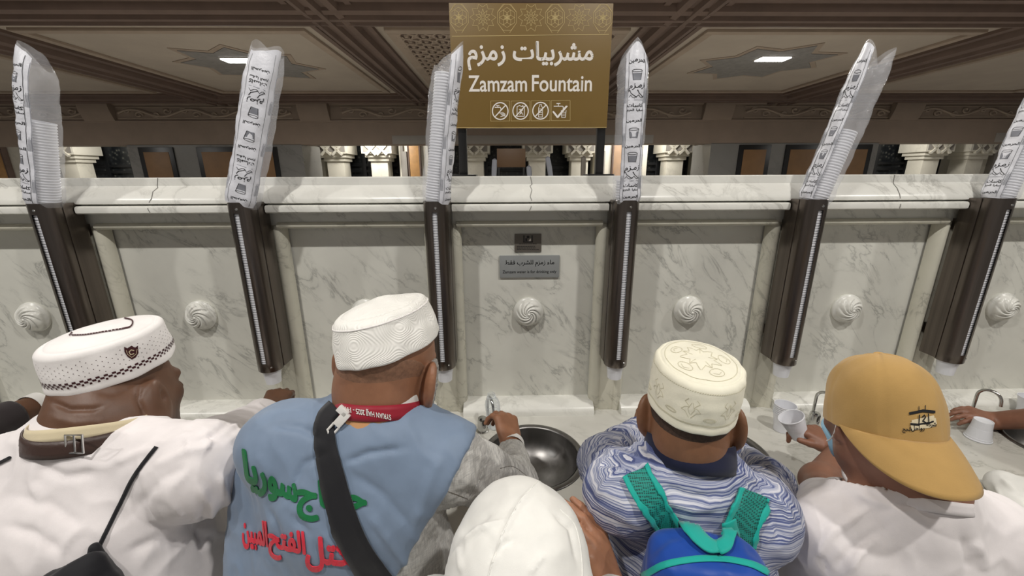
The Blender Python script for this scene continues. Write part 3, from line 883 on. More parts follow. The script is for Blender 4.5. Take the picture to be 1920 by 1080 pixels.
sleeve(0, (-1.512, DY, 2.14), 'printed cup sleeve leaning at the far left, clear film torn open on its right side', (-2.75, -1.25), ('white cup nested in the leaning sleeve at the far left', 'cups in the far left sleeve'),
       notch=lambda a, w: -.05 * max(0, (w - .75) / .25) * max(0, math.cos(a)) + .02 * max(0, (w - .9) / .1) * max(0, -math.cos(a)), ncup=29)
sleeve(1, (-.815, DY, 2.135), 'printed cup sleeve leaning right with its print upside down, before the left ceiling lamp', (-2.45, -.35), ('white cup at the mouth of the upside-down printed sleeve', 'cups in the upside-down printed sleeve'), flip=True, rx=.052,
       notch=lambda a, w: .03 * max(0, (w - .9) / .1) * math.cos(a + .6) ** 2, ncup=8)
sleeve(2, (-.262, DY, 2.125), 'printed cup sleeve full of cups, overlapping the left edge of the gold sign', (-1.35, .5), ('white cup nested in the full sleeve at the left edge of the gold sign', 'cups in the sleeve beside the gold sign'),
       notch=lambda a, w: .05 * max(0, (w - .8) / .2) * max(-.6, math.cos(a)), ncup=44)
sleeve(3, (.317, DY, 2.145), 'printed cup sleeve standing upright and pointed just right of the gold sign', (-2.3, -.84), ('white cup at the mouth of the pointed sleeve right of the gold sign', 'cups in the pointed sleeve'),
       notch=lambda a, w: .03 * max(0, (w - .88) / .12) * (1 - abs(math.cos(a)) * 2), ncup=7)
sleeve(4, (1.085, DY, 2.135), 'half empty printed cup sleeve leaning right with a notched open top', (-3.35, -2.2), ('white cup nested in the half empty notched sleeve', 'cups in the notched sleeve'),
       notch=lambda a, w: .034 * max(0, (w - .84) / .16) * (2 * abs(math.cos(a)) ** .6 - 1.1), ncup=25, rx=.052)
sleeve(5, (1.70, DY, 2.15), 'printed cup sleeve at the far right, cut by the edge of the picture', (-3.9, -2.35), ('white cup nested in the sleeve at the far right', 'cups in the far right sleeve'), ncup=32)

# ---------------------------------------------------------------- swirl rosettes, one per station
def make_rosette():
    b = MB()
    n, m = 72, 18
    R = .0545
    rows = []
    for i in range(m + 1):
        q = i / m                          # 0 rim .. 1 centre
        r = R * (1 - q)
        row = []
        for j in range(n):
            a = 2 * math.pi * j / n
            ph = 8 * (a - 2.2 * q * q - .9 * q)
            w = abs(math.cos(ph / 2)) ** .55
            env = math.sin(math.pi * min(1, max(0, (q - .08) / .92))) ** .5 if .08 < q < 1 else 0
            dome = .012 + .030 * math.sqrt(max(0, 1 - (1 - q) ** 2))
            h = dome + .014 * (w - .55) * env
            row.append((r * math.cos(a), -h, r * math.sin(a)))
        rows.append(row)
    rows.insert(0, [(R * 1.08 * math.cos(2 * math.pi * j / n), -.012, R * 1.08 * math.sin(2 * math.pi * j / n)) for j in range(n)])
    rows.insert(0, [(R * 1.10 * math.cos(2 * math.pi * j / n), -.006, R * 1.10 * math.sin(2 * math.pi * j / n)) for j in range(n)])
    rows.insert(0, [(R * 1.08 * math.cos(2 * math.pi * j / n), .001, R * 1.08 * math.sin(2 * math.pi * j / n)) for j in range(n)])
    b.grid(rows, closed=True)
    b.lathe([(.0, 0), (.0065, 0), (.006, .004), (.0, .006)], (0, -.041, 0), (0, -1, 0), 12, (False, False))
    me = b.mesh('rosette', sharp=None); me.materials.append(M['cap']); me.shade_smooth()
    return me
RO = make_rosette()
for k in range(-3, 4):
    o = bpy.data.objects.new('swirl_rosette', RO); C.objects.link(o); o.location = (k * S, .045, 1.244)
    tag(o, ['white carved swirl rosette at the far left, left of the chequer-trimmed cap', 'white carved swirl rosette between the far left and second dispensers', 'white carved swirl rosette hidden behind the embroidered cap of the man in the vest', 'white carved swirl rosette on the middle panel below the two plaques',
            'white carved swirl rosette above the cream cap of the youth', 'white carved swirl rosette above the tan cap', 'white carved swirl rosette cut by the right edge of the picture'][k + 3], 'rosette', 'swirl rosettes on the fountain wall')

# ---------------------------------------------------------------- plaques on the middle panel
PY = .0449
def plaque(name, x0, x1, z0, z1, th, mat, label):
    t = empty(name, ((x0 + x1) / 2, PY, z0), label, 'plaque')
    b = MB(); b.box((x0, PY - th, z0), (x1, PY, z1), .0015); b.build('plate', mat, t)
    return t
p0, p1 = at_y(937, 520, PY), at_y(1049, 478, PY)
t = plaque('wall_plaque', p0[0], p1[0], p0[2], p1[2], .008, M['plaque'], 'wide grey wall plaque with two lines of black writing, lower of the two')
cx, w, zc, h = (p0[0] + p1[0]) / 2, p1[0] - p0[0], (p0[2] + p1[2]) / 2, p1[2] - p0[2]
k = Marks(); k.text('ماء زمزم للشرب فقط', cx, zc + h * .15, w * .82, bold=0.0155, arabic=True, h=h * .30); k.text('Zamzam water is for drinking only', cx, zc - h * .25, w * .9, bold=0.0112, h=h * .17)
k.build('writing', M['ink'], lambda u, v, o_: (u, PY - .0083 - o_, v), t)
p0, p1 = at_y(965, 472, PY), at_y(1015, 438, PY)
t = plaque('wall_plaque', p0[0], p1[0], p0[2], p1[2], .005, M['plaque_dark'], 'small dark metal plaque with a black emblem, upper of the two')
cx, w, zc, h = (p0[0] + p1[0]) / 2, p1[0] - p0[0], (p0[2] + p1[2]) / 2, p1[2] - p0[2]
k = Marks(); z2 = Marks()
k.rect(cx - w * .19, zc + h * .02, cx + w * .19, zc + h * .08)
for u in (-.17, -.13, .13, .17): k.rect(cx + w * (u - .012), zc + h * .08, cx + w * (u + .012), zc + h * .42)
k.circle(cx, zc + h * .33, w * .055)
k.rect(cx - w * .1, zc + h * .1, cx - w * .03, zc + h * .26)
z2.poly([(cx + w * .02, zc + h * .1), (cx + w * .11, zc + h * .1), (cx + w * .11, zc + h * .26), (cx + w * .06, zc + h * .2)])
for u0, u1, v in ((-.33, .33, -.06), (-.42, .28, -.19), (-.42, .28, -.28), (-.42, .42, -.37)):
    x = u0
    while x < u1:
        q = min(u1, x + .03 + .05 * RNG.rand()); k.rect(cx + w * x, zc + h * (v - .018), cx + w * q, zc + h * (v + .018)); x = q + .014
k.build('writing', M['ink'], lambda u, v, o_: (u, PY - .0053 - o_, v), t); z2.build('emblem_sheen', M['sign_white'], lambda u, v, o_: (u, PY - .0056 - o_, v), t)

# ---------------------------------------------------------------- the gold sign on two posts
YS = .10
a_, b_ = at_y(843, 240, YS), at_y(1145, 7, YS)
sx0, sx1, sz0, sz1 = -.2765, .2905, 1.9405, 2.342
sg = empty('fountain_sign', ((sx0 + sx1) / 2, YS, 1.77), 'large gold sign board with white Arabic and English lettering on two black posts', 'sign')
MB().box((sx0, YS, sz0), (sx1, YS + .014, sz1), .0015).build('board', M['gold'], sg)
for x in (-.2475, .2745):
    b = MB(); b.box((x - .0155, YS + .0145, 1.775), (x + .0155, YS + .040, sz1 - .02), .002); po = b.build('post', M['black'], sg)
    b = MB(); b.box((x - .05, YS - .02, 1.7695), (x + .05, YS + .08, 1.7755), .001); b.build('base_plate', M['black'], po)
YF = YS - .0008
SW_, SH_ = sx1 - sx0, sz1 - sz0
# sign coordinates: photo crop 1234 x 1080 of the region (840..1160, 0..280)
def sgn(px, py):
    """position on the board from the crop's coordinates (perspective of the board's corners)"""
    q = at_y(840 + px * 320 / 1234, py * 280 / 1080, YF); return np.array([q[0], q[2]])
k = Marks()
def sgn_text(s_, x0, y0, x1, y1, bold, arabic):
    A, B = sgn(x0, y1), sgn(x1, y0)
    k.text(s_, (A[0] + B[0]) / 2, (A[1] + B[1]) / 2, B[0] - A[0], bold, arabic, h=B[1] - A[1], res=6)
sgn_text('مشربيات زمزم', 145, 303, 1052, 505, .024, True)
sgn_text('Zamzam', 152, 548, 570, 662, .014, False)
sgn_text('Fountain', 608, 545, 1042, 660, .014, False)
k.build('lettering', M['sign_white'], lambda u, v, o_: (u, YF - o_, v), sg)
k = Marks()
k.line([sgn(30, 262), sgn(1162, 248)], .0016)
k.line([(sx0 + .002, sz0 + .0015), (sx1 - .002, sz0 + .0015)], .0014)
# geometric band: ten-point stars alternating with rosettes
top, bot = sz1 - .004, sgn(600, 238)[1]
midv = sgn(600, 127)[1]
P0, P1 = sgn(78, 128)[0], sgn(1120, 122)[0]
step = (P1 - P0) / 6; lw = .0010
R_ = (top - bot) / 2
Rb = step * .5
for i in range(7):
    cx = P0 + i * step
    cl = lambda p: (min(max(p[0], sx0 + .002), sx1 - .002), min(max(p[1], bot), top))
    if i % 2:
        for (ra, rb, n_) in ((.62, .34, 10),):
            k.line([cl((cx + R_ * .95 * (ra if j % 2 == 0 else rb) * math.cos(math.pi * j / n_ + math.pi / 2), midv + R_ * .95 * (ra if j % 2 == 0 else rb) * math.sin(math.pi * j / n_ + math.pi / 2))) for j in range(2 * n_)], lw, True)
        k.line([(cx + R_ * .3 * (1 if j % 2 == 0 else .62) * math.cos(math.pi * j / 10), midv + R_ * .3 * (1 if j % 2 == 0 else .62) * math.sin(math.pi * j / 10)) for j in range(20)], lw * .9, True)
        k.line([(cx + R_ * .13 * math.cos(math.pi * j / 3), midv + R_ * .13 * math.sin(math.pi * j / 3)) for j in range(6)], lw, True)
        for j in range(10):
            a = math.pi * j / 5 + math.pi / 10; b2 = a + math.pi / 10; b3 = a - math.pi / 10
            p = (cx + R_ * .56 * math.cos(a), midv + R_ * .56 * math.sin(a))
            for bb in (b2, b3):
                q1 = cl((cx + R_ * 1.02 * math.cos(bb) * 1.02, midv + R_ * 1.0 * math.sin(bb)))
                k.line([cl((cx + R_ * .72 * math.cos(a), midv + R_ * .72 * math.sin(a))), q1], lw)
    else:
        for j in range(6):
            a = math.pi * j / 3 + math.pi / 6
            qx, qy = cx + R_ * .36 * math.cos(a), midv + R_ * .36 * math.sin(a)
            k.line([cl((qx + R_ * .34 * math.cos(a + t), qy + R_ * .34 * math.sin(a + t))) for t in np.linspace(0, 2 * math.pi, 7)], lw)
        k.line([(cx + R_ * .2 * math.cos(math.pi * j / 5), midv + R_ * .2 * math.sin(math.pi * j / 5)) for j in range(10)], lw, True)
        k.line([(cx + R_ * .12 * math.cos(math.pi * j / 3), midv + R_ * .12 * math.sin(math.pi * j / 3)) for j in range(6)], lw, True)
        k.line([cl((cx + R_ * .82 * math.cos(math.pi * j / 4 + math.pi / 8), midv + R_ * .98 * math.sin(math.pi * j / 4 + math.pi / 8))) for j in range(8)], lw, True)
        for sx_ in (-1, 1):
            k.line([cl((cx + sx_ * R_ * .2, bot)), cl((cx + sx_ * R_ * .75, midv - R_ * .38))], lw)
            k.line([cl((cx + sx_ * R_ * .2, top)), cl((cx + sx_ * R_ * .75, midv + R_ * .38))], lw)
# pictogram frames
boxes = [(309, 731, 446, 876), (457, 731, 592, 875), (601, 729, 737, 874), (747, 727, 883, 872)]
ic = Marks()
for bi, (x0, y0, x1, y1) in enumerate(boxes):
    k.line([sgn(x0, y0), sgn(x1, y0 - 1), sgn(x1, y1 - 1), sgn(x0, y1)], .0011, True)
    c0 = sgn((x0 + x1) / 2, (y0 + y1) / 2); r = (sgn(x1, y0)[0] - sgn(x0, y0)[0]) * .44
    f = lambda u, v: (c0[0] + r * u, c0[1] + r * v)
    def ln(pts, w=.055): ic.line([f(*p) for p in pts], r * w)
    if bi < 3:
        ic.circle(c0[0], c0[1], r * .94, r * .13, 36)
        ln([(-.62, -.62), (.62, .62)], .13)
    if bi == 0:
        ln([(-.62, .42), (.02, .42), (.08, .30), (.08, .18)], .09); ln([(-.3, .42), (-.3, .62)], .07); ln([(-.48, .62), (-.1, .62)], .07)
        for q in range(4): ln([(-.08 + .1 * q, -.22 - .08 * q), (.3 + .04 * q, -.16 - .12 * q), (.58, -.3 - .1 * q)], .06)
        ln([(.05, -.62), (.4, -.56), (.62, -.42)], .06)
    if bi == 1:
        ln([(-.42, .5), (-.42, -.6), (.46, -.6), (.46, .5), (.2, .5)], .08); ln([(-.42, .5), (-.1, .62), (.1, .5), (.3, .62)], .08)
        ln([(-.16, .2), (.05, -.05), (.28, .12)], .07); ln([(-.1, -.38), (.1, -.1), (.3, -.4)], .08); ln([(.02, .2), (.05, -.3)], .1)
    if bi == 2:
        ln([(-.1, .72), (.1, .72), (.1, .55), (.24, .34), (.24, -.7), (-.24, -.7), (-.24, .34), (-.1, .55), (-.1, .72)], .07)
        for v in (.2, 0, -.2, -.42): ln([(-.24, v), (.24, v)], .06)
    if bi == 3:
        ln([(-.82, .48), (.18, .48), (.3, .4), (.3, .18)], .1); ln([(-.3, .48), (-.3, .74)], .08); ln([(-.5, .78), (-.1, .78)], .09)
        ic.poly([f(-.92, -.02), f(-.74, -.16), f(-.32, -.62), f(-.28, -.84), f(-.44, -.84), f(-1.0, -.16)]); ic.poly([f(-.44, -.84), f(-.28, -.84), f(.86, .5), f(.62, .56), f(-.3, -.5)])
        ln([(.06, .02), (.14, -.78), (.58, -.78), (.66, .02)], .07)
        for v in (-.2, -.4, -.6): ln([(.12, v), (.62, v)], .06)
k.build('line_pattern', M['sign_line'], lambda u, v, o_: (u, YF + .0003 - o_, v), sg)
ic.build('pictograms', M['sign_white'], lambda u, v, o_: (u, YF - .0002 - o_, v), sg)

# ---------------------------------------------------------------- basins and taps
def make_basin():
    t = empty('wash_basin', (0, HY, CT))
    b = MB(); b.lathe([(.158, -.03), (.158, -.004), (.162, .003), (.170, .0055), (.179, .004), (.182, .0005), (.180, .0002)], (0, HY, CT), seg=64, caps=(False, False)); b.build('rim', M['basin'], t, smooth=True, sharp=None)
    prof = [(.159, .001), (.156, -.03)] + [(.156 * math.cos(q), -.03 - .10 * math.sin(q)) for q in np.linspace(.12, 1.40, 14)] + [(.022, -.1305), (.02, -.134)]
    b = MB(); b.lathe(prof, (0, HY, CT), seg=64, caps=(False, False)); b.build('bowl', M['basin'], t, smooth=True, sharp=None)
    b = MB(); b.lathe([(.0, -.1335), (.012, -.1335), (.018, -.1315), (.0225, -.130), (.0235, -.1305)], (0, HY, CT), seg=24, caps=(False, False)); b.build('drain', M['chrome'], t, smooth=True)
    return t
bas = make_basin()
BL = ['round steel basin in the counter at the far left', 'round steel basin in front of the man in the chequer-trimmed cap', 'round steel basin in front of the man in the vest, to his left', 'round steel basin in the middle, under the hand with the bottle', 'round steel basin in front of the youth with the backpack', 'round steel basin left of the overturned cup, in front of the tan cap', 'round steel basin at the far right']
for k in range(-3, 4):
    t = bas if k == -3 else copy_tree(bas)
    t.location = (k * S, HY, CT); tag(t, BL[k + 3], 'basin', 'steel basins in the counter')
def make_tap():
    t = empty('tap', (0, 0, CT))
    b = MB(); b.lathe([(.025, 0), (.025, .004), (.019, .006), (.0185, .05), (.0165, .056), (.0, .057)], (-.02, -.135, CT), seg=24, caps=(True, False)); bd = b.build('body', M['chrome'], t, smooth=True)
    MB().lathe([(.0, 0), (.0045, 0), (.004, .0015), (.0, .002)], (-.024, -.145, CT + .0565), (0, 0, 1), 12, (False, False)).build('button', M['ink'], bd)
    P = [(0, -.10, CT), (0, -.10, CT + .08)] + [(.012 - .012 * math.cos(q) , -.10 - .030 * (1 - math.cos(q)), CT + .105 + .034 * math.sin(q)) for q in np.linspace(0, math.pi * .95, 12)] + [(.025, -.162, CT + .09)]
    b = MB(); b.tube(P, .0056, 12); b.build('spout', M['chrome'], t, smooth=True)
    b = MB(); b.lathe([(.016, 0), (.016, .004), (.0, .005)], (0, -.10, CT), seg=20, caps=(True, False)); b.build('base', M['chrome'], t, smooth=True)
    return t
tap = make_tap()
TL = ['curved chrome tap at the far left basin', 'curved chrome tap behind the man in the chequer-trimmed cap', 'curved chrome tap peeking over the left shoulder of the vest', 'curved chrome tap under the clear bottle', 'curved chrome tap hidden behind the cream cap', 'curved chrome tap hidden behind the tan cap', 'curved chrome tap at the right edge of the picture']
for k in range(-3, 4):
    t = tap if k == -3 else copy_tree(tap)
    t.location = (k * S - .165, 0, CT); tag(t, TL[k + 3], 'tap', 'chrome taps')

# ---------------------------------------------------------------- cups on the counter
q = at_z(1464, 806, CT)
for j in range(6):
    cup((q[0], q[1], CT + .001 + j * .0068), label='white cup in the nested stack standing on the counter' if j < 5 else 'topmost cup of the nested stack on the counter, showing its open mouth', group='cup stack on the counter', spin=j)
q = at_z(1833, 822, CT)
cup((q[0], q[1], CT + CUP_H * 1.0 + .001), (0, .0, -1), 'overturned white cup standing upside down on the counter at the right', 'cups on the counter')
q = at_z(1922, 776, CT)
cup((q[0], q[1], CT + .001), (0, 0, 1), 'white cup at the right edge, just behind the reaching arm', 'cups on the counter')
# ---------------------------------------------------------------- figures: smooth-blended distance fields turned into meshes
class Sdf:
    def __init__(s): s.ops = []
    def _add(s, fn, lo, hi, k, mode='u'):
        s.ops.append((fn, np.asarray(lo, float) - 0, np.asarray(hi, float) + 0, k, mode)); return s
    def cone(s, a, b, ra, rb, k=.02, mode='u'):
        a, b = np.asarray(a, float), np.asarray(b, float); ba = b - a; L2 = ba @ ba + 1e-12; R = max(ra, rb)
        def fn(P):
            t = np.clip(((P - a) @ ba) / L2, 0, 1)
            return np.linalg.norm(P - a - t[:, None] * ba, axis=1) - (ra + (rb - ra) * t)
        return s._add(fn, np.minimum(a, b) - R, np.maximum(a, b) + R, k, mode)
    def chain(s, pts, rs, k=.02, mode='u'):
        for i in range(len(pts) - 1): s.cone(pts[i], pts[i + 1], rs[i], rs[i + 1], k, mode)
        return s
    def ball(s, c, r, k=.02, mode='u'):
        c = np.asarray(c, float)
        return s._add(lambda P: np.linalg.norm(P - c, axis=1) - r, c - r, c + r, k, mode)
    def ell(s, c, r, R=None, k=.02, mode='u'):
        """ellipsoid, radii r along the rows of R"""
        c, r = np.asarray(c, float), np.asarray(r, float); R = np.eye(3) if R is None else np.asarray(R, float)
        def fn(P):
            q = (P - c) @ R.T
            k0 = np.linalg.norm(q / r, axis=1); k1 = np.linalg.norm(q / (r * r), axis=1) + 1e-9
            return k0 * (k0 - 1) / k1
        m = r.max()
        return s._add(fn, c - m, c + m, k, mode)
    def slab(s, a, b, ra, rb, R, k=.02, mode='u', p=2.0):
        """limb of elliptic section from a to b; ra, rb = (half width, half depth) along R[0], R[1]"""
        a, b = np.asarray(a, float), np.asarray(b, float); ba = b - a; L2 = ba @ ba; R = np.asarray(R, float)
        ra, rb = np.asarray(ra, float), np.asarray(rb, float); m = max(ra.max(), rb.max())
        def fn(P):
            t = np.clip(((P - a) @ ba) / L2, 0, 1); q = P - a - t[:, None] * ba
            rr = ra + (rb - ra) * t[:, None]
            z = np.sqrt(np.maximum(0, (q * q).sum(1) - (q @ R[0]) ** 2 - (q @ R[1]) ** 2))
            x, y = np.abs(q @ R[0]) / rr[:, 0], np.abs(q @ R[1]) / rr[:, 1]; z = z / rr.min(1)
            k0 = (x ** p + y ** p + z ** p) ** (1 / p)
            k1 = np.sqrt((x / rr[:, 0]) ** 2 + (y / rr[:, 1]) ** 2 + (z / rr.min(1)) ** 2) + 1e-9
            return k0 * (k0 - 1) / k1 if p == 2.0 else (k0 - 1) * rr.min(1)
        return s._add(fn, np.minimum(a, b) - m, np.maximum(a, b) + m, k, mode)
    def plane(s, c, n, lo=None, hi=None):
        """keep what lies on the -n side"""
        c, n = np.asarray(c, float), np.asarray(n, float); n = n / np.linalg.norm(n)
        return s._add(lambda P: (P - c) @ n, lo if lo is not None else [-9] * 3, hi if hi is not None else [9] * 3, .006, 'i')
    def field(s, fn, lo, hi, mode='d'):
        return s._add(fn, lo, hi, 0, mode)
    def other(s, sdf, mode='i', off=0.0, k=.004):
        """intersect ('i') with or subtract ('s') another figure"""
        lo = np.min([o[1] for o in sdf.ops if o[4] == 'u'], 0) - abs(off); hi = np.max([o[2] for o in sdf.ops if o[4] == 'u'], 0) + abs(off)
        return s._add(lambda P: sdf.eval(P) - off, lo if mode == 's' else [-9] * 3, hi if mode == 's' else [9] * 3, k, mode)
    def eval(s, P, band=.03):
        d = np.full(len(P), .25)
        for fn, lo, hi, k, mode in s.ops:
            m = band + k
            if lo[0] < -8: sel = slice(None)
            else:
                sel = np.nonzero(((P > lo - m) & (P < hi + m)).all(1))[0]
                if len(sel) == 0: continue
            v = fn(P[sel]); c = d[sel]
            if mode == 'd': d[sel] = c + v; continue
            if mode == 'u':
                if k > 0:
                    h = np.maximum(k - np.abs(c - v), 0) / k; d[sel] = np.minimum(c, v) - h * h * k * .25
                else: d[sel] = np.minimum(c, v)
            else:
                if mode == 's': v = -v
                if k > 0:
                    h = np.maximum(k - np.abs(c - v), 0) / k; d[sel] = np.maximum(c, v) + h * h * k * .25
                else: d[sel] = np.maximum(c, v)
        return d
    def mesh(s, vox, name='m', pad=.02, lo=None, hi=None, smooth=1):
        U = [o for o in s.ops if o[4] == 'u']
        lo = np.min([o[1] for o in U], 0) - pad if lo is None else np.asarray(lo, float)
        hi = np.max([o[2] for o in U], 0) + pad if hi is None else np.asarray(hi, float)
        B = 8
        nb = np.maximum(1, np.ceil((hi - lo) / (vox * B)).astype(int)); n = nb * B + 1
        F = np.full(n, .25, np.float32)
        bc = np.stack(np.meshgrid(*[np.arange(k) for k in nb], indexing='ij'), -1).reshape(-1, 3)
        cen = lo + (bc + .5) * B * vox
        dc = s.eval(cen, band=.12)
        act = bc[np.abs(dc) < vox * B * .87 + .045]
        g = np.stack(np.meshgrid(*[np.arange(B + 1)] * 3, indexing='ij'), -1).reshape(-1, 3)
        far = bc[(np.abs(dc) >= vox * B * .87 + .045) & (dc < 0)]
        for q in far: F[q[0] * B:q[0] * B + B + 1, q[1] * B:q[1] * B + B + 1, q[2] * B:q[2] * B + B + 1] = -.25
        for i in range(0, len(act), 400):
            blk = act[i:i + 400]
            # neighbours first, so that a block culls its shapes well
            idx = (blk[:, None, :] * B + g[None]).reshape(-1, 3)
            F[idx[:, 0], idx[:, 1], idx[:, 2]] = s.eval(lo + idx * vox)
        I = F < 0
        A = I[:-1, :-1, :-1].copy(); O = A.copy()
        for dx in (0, 1):
            for dy in (0, 1):
                for dz in (0, 1):
                    q = I[dx:n[0] - 1 + dx, dy:n[1] - 1 + dy, dz:n[2] - 1 + dz]; A &= q; O |= q
        cells = np.argwhere(O & ~A)
        vid = np.full(tuple(k - 1 for k in n), -1, np.int32); vid[cells[:, 0], cells[:, 1], cells[:, 2]] = np.arange(len(cells))
        cor = np.array([[i, j, k] for i in (0, 1) for j in (0, 1) for k in (0, 1)])
        val = np.stack([F[cells[:, 0] + c[0], cells[:, 1] + c[1], cells[:, 2] + c[2]] for c in cor], 1)
        acc = np.zeros((len(cells), 3)); cnt = np.zeros(len(cells))
        for a in range(8):
            for b in range(a + 1, 8):
                if np.abs(cor[a] - cor[b]).sum() != 1: continue
                x = (val[:, a] < 0) != (val[:, b] < 0)
                t = val[x, a] / (val[x, a] - val[x, b] + 1e-12)
                acc[x] += cor[a] + t[:, None] * (cor[b] - cor[a]); cnt[x] += 1
        V = lo + (cells + acc / np.maximum(cnt, 1)[:, None]) * vox
        Q = []
        for ax in range(3):
            sl0 = [slice(1, -1)] * 3; sl1 = [slice(1, -1)] * 3
            sl0[ax] = slice(0, -1); sl1[ax] = slice(1, None)
            a, b = I[tuple(sl0)], I[tuple(sl1)]
            for flip in (False, True):
                e = np.argwhere((a & ~b) if not flip else (~a & b))
                off = np.ones(3, int); off[ax] = 0
                e = e + off
                u, w = (ax + 1) % 3, (ax + 2) % 3
                def cell(du, dw):
                    q = e.copy(); q[:, u] -= du; q[:, w] -= dw; return vid[q[:, 0], q[:, 1], q[:, 2]]
                f = np.stack([cell(1, 1), cell(0, 1), cell(0, 0), cell(1, 0)], 1)
                Q.append(f[:, ::-1] if flip else f)
        Q = np.concatenate(Q); Q = Q[(Q >= 0).all(1)]
        for _ in range(smooth):
            a = np.zeros_like(V); c = np.zeros(len(V))
            for i in range(4):
                for j in (Q[:, (i + 1) % 4],):
                    np.add.at(a, Q[:, i], V[j]); np.add.at(c, Q[:, i], 1); np.add.at(a, j, V[Q[:, i]]); np.add.at(c, j, 1)
            V = V * .5 + .5 * a / np.maximum(c, 1)[:, None]
        return V, Q

def vq_mesh(name, V, Q):
    me = bpy.data.meshes.new(name)
    me.vertices.add(len(V)); me.vertices.foreach_set('co', np.asarray(V, np.float32).ravel())
    me.loops.add(Q.size); me.loops.foreach_set('vertex_index', Q.astype(np.int32).ravel())
    me.polygons.add(len(Q)); me.polygons.foreach_set('loop_start', np.arange(0, Q.size, Q.shape[1], dtype=np.int32)); 
    me.update(calc_edges=True); me.validate()
    me.shade_smooth()
    return me

def vnormals(V, Q):
    fn = np.cross(V[Q[:, 2]] - V[Q[:, 0]], V[Q[:, 3]] - V[Q[:, 1]]); nn = np.zeros_like(V)
    for i in range(4): np.add.at(nn, Q[:, i], fn)
    return nn / (np.linalg.norm(nn, axis=1)[:, None] + 1e-12)

def px_of(V):
    q = V - CAM; d = q @ FWD
    return 960 + F_PX * (q @ RIGHT) / d, 540 - F_PX * (q @ UP) / d, d

def waves(seed, lo, hi, n=14, stretch=(1, 1, 1)):
    """smooth random field made of sine waves, wavelengths lo..hi metres, value about -1..1"""
    r = np.random.RandomState(seed); D = r.randn(n, 3); D /= np.linalg.norm(D, axis=1)[:, None]; D /= np.asarray(stretch, float)
    K = D * (2 * math.pi / np.exp(r.uniform(math.log(lo), math.log(hi), n)))[:, None]; ph = r.rand(n) * 6.28
    return lambda P: np.sin(P @ K.T + ph).sum(1) / math.sqrt(n) * .8

def creases(V, Nn, strokes):
    """cloth folds along drawn lines: (pixel polyline, half width in px, height m); raises or sinks the visible cloth there"""
    x, y, d = px_of(V)
    face = ((CAM - V) * Nn).sum(1) > 0
    disp = np.zeros(len(V))
    for pts, w, h in strokes:
        pts = np.asarray(pts, float)
        best = np.full(len(V), 1e9); tt = np.zeros(len(V)); tot = np.r_[0, np.cumsum(np.linalg.norm(np.diff(pts, axis=0), axis=1))]
        for i in range(len(pts) - 1):
            a, b = pts[i], pts[i + 1]; ba = b - a; L2 = ba @ ba
            t = np.clip(((x - a[0]) * ba[0] + (y - a[1]) * ba[1]) / L2, 0, 1)
            dd = np.hypot(x - a[0] - t * ba[0], y - a[1] - t * ba[1]); m = dd < best
            best[m] = dd[m]; tt[m] = (tot[i] + t[m] * math.sqrt(L2)) / tot[-1]
        env = np.clip(np.minimum(tt, 1 - tt) * 5, .25, 1)
        disp += h * env * np.exp(-(best / w) ** 2)
    return V + Nn * (disp * face)[:, None]

def folds(seed, lo=.05, hi=.16, stretch=(1, 1, 1)):
    """soft rolls with a few sharper creases"""
    a, b_ = waves(seed, lo, hi, stretch=stretch), waves(seed + 500, lo * .6, hi * .7, stretch=stretch)
    return lambda P: a(P) * .8 + (1 - 2.2 * np.abs(b_(P))).clip(-.6, 1) * .55

class MultiSurf:
    def __init__(s, *su): s.su = su
    def px(s, x, y, off=0.0, miss=None):
        P = [q for q in (u.px(x, y, off) for u in s.su) if q is not None]
        return min(P, key=lambda p: np.linalg.norm(p - CAM)) if P else miss

class Surf:
    """finished mesh that other things can be laid on"""
    def __init__(s, V, Q): s.bvh = BVHTree.FromPolygons([tuple(v) for v in V], [tuple(int(i) for i in q) for q in Q])
    def px(s, x, y, off=0.0, miss=None):
        o = at(x, y, 0.05); dr = at(x, y, 1.0) - CAM; dr = dr / np.linalg.norm(dr)
        h = s.bvh.ray_cast(Vector(o), Vector(dr))
        if h[0] is None:
            return miss
        n = np.array(h[1]); n = -n if n @ dr > 0 else n
        return np.array(h[0]) + n * off
    def near(s, p, off=0.0):
        h = s.bvh.find_nearest(Vector(p)); return np.array(h[0]) + np.array(h[1]) * off
    def pn(s, x, y):
        o = at(x, y, 0.05); dr = at(x, y, 1.0) - CAM
        h = s.bvh.ray_cast(Vector(o), Vector(dr / np.linalg.norm(dr)))
        return (None, None) if h[0] is None else (np.array(h[0]), np.array(h[1]))

def rot_axes(yaw, pitch=0, roll=0):
    """rows: right, forward, up of a head that faces azimuth yaw (degrees from +y towards +x), pitch up, roll to the right"""
    y, p, r = [math.radians(a) for a in (yaw, pitch, roll)]
    f = np.array([math.sin(y) * math.cos(p), math.cos(y) * math.cos(p), math.sin(p)])
    rt = np.array([math.cos(y), -math.sin(y), 0]); up = np.cross(rt, f)
    return np.array([rt * math.cos(r) - up * math.sin(r), f, up * math.cos(r) + rt * math.sin(r)])

